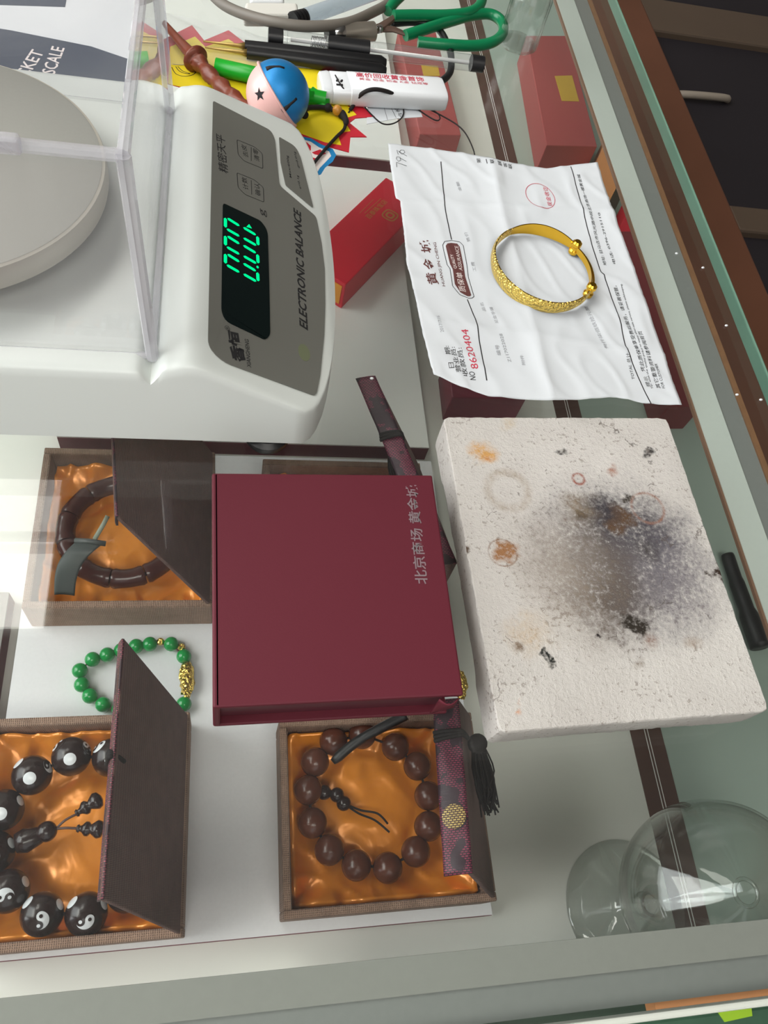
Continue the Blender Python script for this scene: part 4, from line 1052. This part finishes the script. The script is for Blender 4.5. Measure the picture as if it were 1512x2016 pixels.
# carved wooden stick
path = smooth_path([W(x, y, z) for x, y, z in ((324, 46, 8), (345, 72, 8), (368, 98, 8), (384, 115, 8), (398, 130, 8), (430, 165, 8), (462, 195, 8), (500, 228, 8), (528, 250, 8))], 8)
rs = []
for i in range(len(path)):
    f = i/(len(path)-1)
    r = 2.0+3.0*f/.34 if f < .34 else 0
    if f < .36: r = 1.8+2.4*(f/.36)+3.4*math.exp(-((f-.385)/.045)**2)
    else: r = 4.4+3.2*math.exp(-((f-.385)/.05)**2)+.7*math.sin(f*70)
    rs.append(r)
wsk = MB(); wsk.tube(path, rs, 18)
for v in wsk.v[18*26:]: v.xyz = v+Vector((noise.noise(v*.5), noise.noise(v*.5+Vector((7, 0, 0))), noise.noise(v*.5+Vector((0, 9, 0)))))*1.3
lone('carved_stick', wsk, M_wood3, 'reddish brown carved wooden stick with a round knob beside the bell', 'stick', tuple(W(400, 130, 0)), smooth=True)
# green plastic whistle-like tube
gt = thing('green_whistle', 'bright green plastic whistle lying behind the bell', 'whistle', tuple(W(540, 165, 0)))
part('barrel', MB().tube([W(424, 131, 6), W(500, 148, 6), W(580, 184, 6), W(618, 192, 6)], [5, 5, 5, 4.6], 18), M_greenpl, gt, smooth=True)
part('mouthpiece', MB().tube([W(612, 188, 6), W(622, 192, 6), W(641, 196, 6)], [5.2, 4.6, 4.6], 16), M_greenpl, gt, smooth='auto')
part('spout', MB().tube([W(636, 194, 6), W(636, 207, 3)], [4.4, 4.4], 16), M_greenpl, gt, smooth='auto')
# pens
def along(a, b, f): return Vector(a).lerp(Vector(b), f)
pa, pb = W(528, 72, 6), W(951, 127, 6)
gpn = thing('gel_pen', 'clear barrelled gel pen with black grip and black end plug', 'pen', (97, 521, 0))
rod('cap_tip', along(pa, pb, 0), along(pa, pb, .065), 5.4, M_black, gpn)
rod('cap_band', along(pa, pb, .065), along(pa, pb, .085), 5.6, M_clear, gpn)
rod('nose_barrel', along(pa, pb, .085), along(pa, pb, .265), 5.3, M_clear, gpn)
rod('grip', along(pa, pb, .265), along(pa, pb, .455), 5.6, M_black, gpn)
rod('barrel', along(pa, pb, .455), along(pa, pb, .94), 5.2, M_clear, gpn)
rod('refill', along(pa, pb, .1), along(pa, pb, .93), 1.3, pbr('refill', (206, 206, 204), .4), gpn)
rod('end_plug', along(pa, pb, .94), along(pa, pb, 1.0), 5.3, M_black, gpn)
sp = MB(); hl = []
d_ = (pb-pa).normalized(); F_ = frame(d_)
for i in range(120): t = i/119; hl.append(along(pa, pb, .19+.07*t)+F_ @ Vector((3.6*math.cos(t*60), 3.6*math.sin(t*60), 0)))
sp.tube(hl, .35, 5); part('spring', sp, M_chrome, gpn, smooth=True)
for (a, b, lab) in (((482, 91), (760, 124), 'slim black pen lying beside the clear gel pen'), ((486, 104), (760, 140), 'slim black pen lying beside the white lighter')):
    t = thing('black_pen', lab, 'pen', tuple(along(W(*a, 0), W(*b, 0), .5)))
    A_, B_ = W(*a, 4.4), W(*b, 4.4)
    part('barrel', MB().tube([A_, along(A_, B_, .35), along(A_, B_, .96), B_], [3.6, 4.2, 4.2, 2.4], 16), M_black, t, smooth='auto')
    part('tip', MB().tube([A_-(B_-A_).normalized()*26, A_-(B_-A_).normalized()*4, A_], [.5, 1.2, 2.4], 10), pbr('brass_tip', (168, 140, 80), .4, .6), t, smooth=True)
# chrome cap
ca, cb = W(643, 66, 7), W(736, 62, 7)
ct = thing('chrome_cap', 'cylindrical chrome pen cap lying behind the gel pen', 'cap', tuple(along(W(643, 66, 0), W(736, 62, 0), .5)))
rod('collar', ca, along(ca, cb, .12), 5.2, M_black, ct)
part('chrome_ring', MB().tube([along(ca, cb, .12), along(ca, cb, .2), along(ca, cb, .3), along(ca, cb, .34)], [6.2, 6.8, 6.8, 6.2], 24), M_chrome, ct, smooth='auto')
rod('tube', along(ca, cb, .34), cb, 6.1, pbr('brushed_metal', (168, 160, 148), .35, .8, aniso=.4), ct, seg=24)
# capped clear tube
va, vb = W(577, 42, 7), W(745, -18, 7)
vt = thing('clear_tube', 'clear bluish plastic tube with ribbed black stopper', 'tube', tuple(W(650, 15, 0)))
for i in range(4): rod('stopper_rib', along(va, vb, i*.035), along(va, vb, i*.035+.027), 5.8-.2*i, M_black, vt)
rod('barrel', along(va, vb, .14), vb, 5.2, glassy('blue_clear', (.74, .80, .86), .06, .22, (.7, .76, .82)), vt, seg=20)
# grey cable, white charger, black cable
lone('grey_cable', MB().tube(smooth_path([W(395, -40, 4), W(428, 0, 5), W(470, 24, 7), W(540, 44, 12), W(610, 52, 13), W(680, 46, 12), W(730, 26, 8), W(770, 2, 5), W(800, -40, 4)], 8), 3.4, 12), M_cable, 'thick grey cable curving behind the pens', 'cable', tuple(W(600, 50, 0)), smooth=True)
ch = thing('charger_plug', 'off white plastic charger block beside the grey cable', 'charger', tuple(W(535, 20, 0)))
cq = [W(479, 27, 9), W(589, 29, 9), W(586, 4, 9), W(483, 3, 9)]
part('block', MB().hexa([xy(p, 0) for p in cq], cq), M_charger, ch, bevel=2.0, seg=3)
cq2 = [W(492, 2, 8), W(560, 2, 8), W(560, -40, 8), W(492, -40, 8)]
part('plug_neck', MB().hexa([xy(p, 2) for p in cq2], cq2), M_lighter, ch, bevel=2, seg=3)
bcq = px([(845, 165), (868, 160), (886, 142), (888, 110), (880, 85), (860, 55), (820, 44), (770, 47)], 2.6)
lone('black_cable', MB().tube(smooth_path(bcq, 8), 2.4, 10), M_black, 'black cable looping under the scissors handles', 'cable', tuple(W(880, 110, 0)), smooth=True)
# scissors with green vinyl handles
sx = thing('scissors', 'old rusty scissors with bent green vinyl handle loops', 'scissors', tuple(W(860, 50, 0)))
la = smooth_path([W(798, 70, 5), W(830, 60, 6), W(880, 44, 6), W(930, 30, 6), W(965, 28, 6), W(987, 42, 6), W(990, 64, 6), W(972, 82, 6), W(935, 90, 5), W(880, 88, 5), W(823, 83, 4)], 8)
part('handle_loop', MB().tube(la, 3.7, 14), M_vinyl, sx, smooth='auto')
lb = smooth_path([W(775, 31, 8), W(820, 30, 8), W(880, 30, 8), W(925, 24, 8), W(946, 8, 8), W(944, -14, 8), W(900, -40, 8), W(830, -36, 8), W(785, -4, 8), W(763, 22, 6)], 8)
part('handle_loop', MB().tube(lb, 3.7, 14), M_vinyl, sx, smooth='auto')
part('shank', MB().tube([W(802, 68, 5), W(775, 58, 5), W(752, 56, 4), W(735, 60, 3)], [1.9, 2.6, 3.4, 3.4], 8, flat=.6), M_rust, sx, smooth='auto')
part('shank', MB().tube([W(778, 32, 7), W(764, 44, 6), W(750, 54, 5), W(735, 58, 4)], [2.0, 3.0, 3.6, 3.2], 8, flat=.6), M_rust, sx, smooth='auto')
part('blade', MB().tube([W(742, 58, 3), W(700, 70, 2.4), W(660, 82, 2)], [4.2, 3.4, .6], 8, flat=.3), M_rust, sx, smooth='auto')
part('blade', MB().tube([W(742, 56, 4.5), W(700, 64, 3.4), W(655, 74, 3)], [4.2, 3.4, .6], 8, flat=.3), M_rust, sx, smooth='auto')
part('pivot', MB().lathe(W(748, 55, 6), [(0, 1.6), (2, 1.4), (2.6, 0), (2.6, -2)], 16), M_chrome, sx, smooth='auto')
# thin black string with loops
sg = thing('black_string', 'thin black string looped in front of the lighter', 'string', tuple(W(750, 200, 0)))
def S3(l): return smooth_path([W(a, b, z) for a, b, z in l], 6)
part('strand', MB().tube(S3([(660, 148, 13), (668, 162, 13.4), (680, 180, 10), (692, 197, 3), (708, 200, 2), (728, 222, 1.2), (752, 243, 1), (775, 243, 1), (792, 230, 1), (794, 212, 1.5), (782, 192, 5)]), .45, 6), M_blackcord, sg, smooth=True)
part('strand_bundle', MB().tube(S3([(690, 216, 1.5), (697, 205, 3), (706, 191, 8), (720, 180, 13), (740, 176, 14), (765, 181, 12), (782, 191, 8)]), 1.3, 8), M_blackcord, sg, smooth=True)
part('strand', MB().tube(S3([(778, 188, 8), (800, 196, 4), (830, 208, 1.5), (870, 228, .8), (900, 246, .8), (918, 265, .8), (932, 295, .8), (935, 312, .8)]), .45, 6), M_blackcord, sg, smooth=True)
part('strand', MB().tube(S3([(782, 192, 6), (808, 205, 2), (838, 226, .8), (858, 237, .8), (866, 234, .8), (862, 224, .9), (842, 212, 1.2), (815, 198, 3)]), .45, 6), M_blackcord, sg, smooth=True)
part('strand', MB().tube(S3([(690, 216, 1.5), (686, 222, .8)]), .5, 6), M_blackcord, sg, smooth=True)
# carton of a pocket scale behind the balance
ps = thing('carton', 'white pocket scale carton with a navy band behind the draft shield', 'carton', tuple(W(120, 60, 0)))
ZC = 22
pq = [W(-90, 155, ZC), W(262, 178, ZC), W(278, -30, ZC), W(-120, -70, ZC)]
part('box_body', MB().hexa([xy(p, 0) for p in pq], pq), M_lighter, ps, bevel=1)
part('navy_band', MB().slab(px([(-60, 150), (100, 161), (258, 176), (262, 120), (180, 92), (20, 60), (-70, 46)], ZC), (0, 0, 1), .2), M_navy, ps)
part('navy_band', MB().slab(px([(-60, 8), (128, 14), (133, -12), (-60, -20)], ZC), (0, 0, 1), .2), M_navy, ps)
pw = MB(); text(pw, 'POCKET', W(36, 182, ZC), W(88, 104, ZC), 7, lift=.3, bold=.01); text(pw, 'SCALE', W(108, 148, ZC), W(128, 96, ZC), 7, lift=.3, bold=.01)
part('lettering', pw, M_paperink, ps)
# small clear glass bottle beyond the scissors
gbt = thing('glass_bottle', 'small clear glass bottle standing beyond the green scissors', 'bottle', tuple(W(1018, 90, 0)))
gc2 = Vector(W(1018, 88, 0))
part('body', MB().lathe(gc2, [(0, .6), (13, 0), (14.5, 1.5), (14.5, 34), (12, 40), (6, 44), (6, 52), (7, 53), (7, 55), (5, 55), (5, 44), (11, 39), (13.2, 33), (13.2, 3), (0, 2.4)], 40), M_wine, gbt, smooth='auto')
part('base', MB().lathe(gc2, [(0, .5), (13.4, .5), (13.4, 2.6), (0, 2.6)], 40), M_crystal, gbt, smooth='auto')
# stray crystals on the glass
for x, y, lab in ((1451, 777, 'tiny white crumb on the glass above the dark rail groove'), (1498, 787, 'tiny white crumb on the glass between wood strip and polished edge'), (1332, 499, 'tiny white crumb on the glass where pale rail meets dark groove'),
                  (1384, 527, 'tiny white crumb on the wood strip level with the bangle'), (1430, 641, 'tiny white crumb on the wood strip level with the receipt foot'), (732, 745, 'tiny white crumb on the glass over the dark box cover')):
    q = W(x, y, .8); o = MB().sphere(q, .9, 8, 6, (1.2, .8, .8))
    lone('glass_crumb', o, M_lighter, lab, 'crumb', tuple(xy(q, 0)), 'crumbs on the glass', smooth=True)
# green parcel below the near edge of the counter
gb_ = thing('green_parcel', 'dark green parcel with a lime label beyond the near edge of the counter', 'parcel', (190, -110, -90))
part('wrapper', MB().box(60, 330, -190, -38, -140, -60), pbr('dark_green', (62, 98, 76), .6, var=.4, vscale=40), gb_, bevel=3)
lq = [W(1408, 1986, -60), W(1478, 1981, -60), W(1480, 2000, -60), W(1426, 2012, -60)]
part('lime_label', MB().slab(lq, (0, 0, 1), .5), pbr('lime', (164, 208, 48), .6), gb_)
lone('side_stand', MB().box(20, 380, -220, -36, -900, -140), M_wood, 'plain wooden stand carrying the green parcel', 'stand', (200, -120, -900))
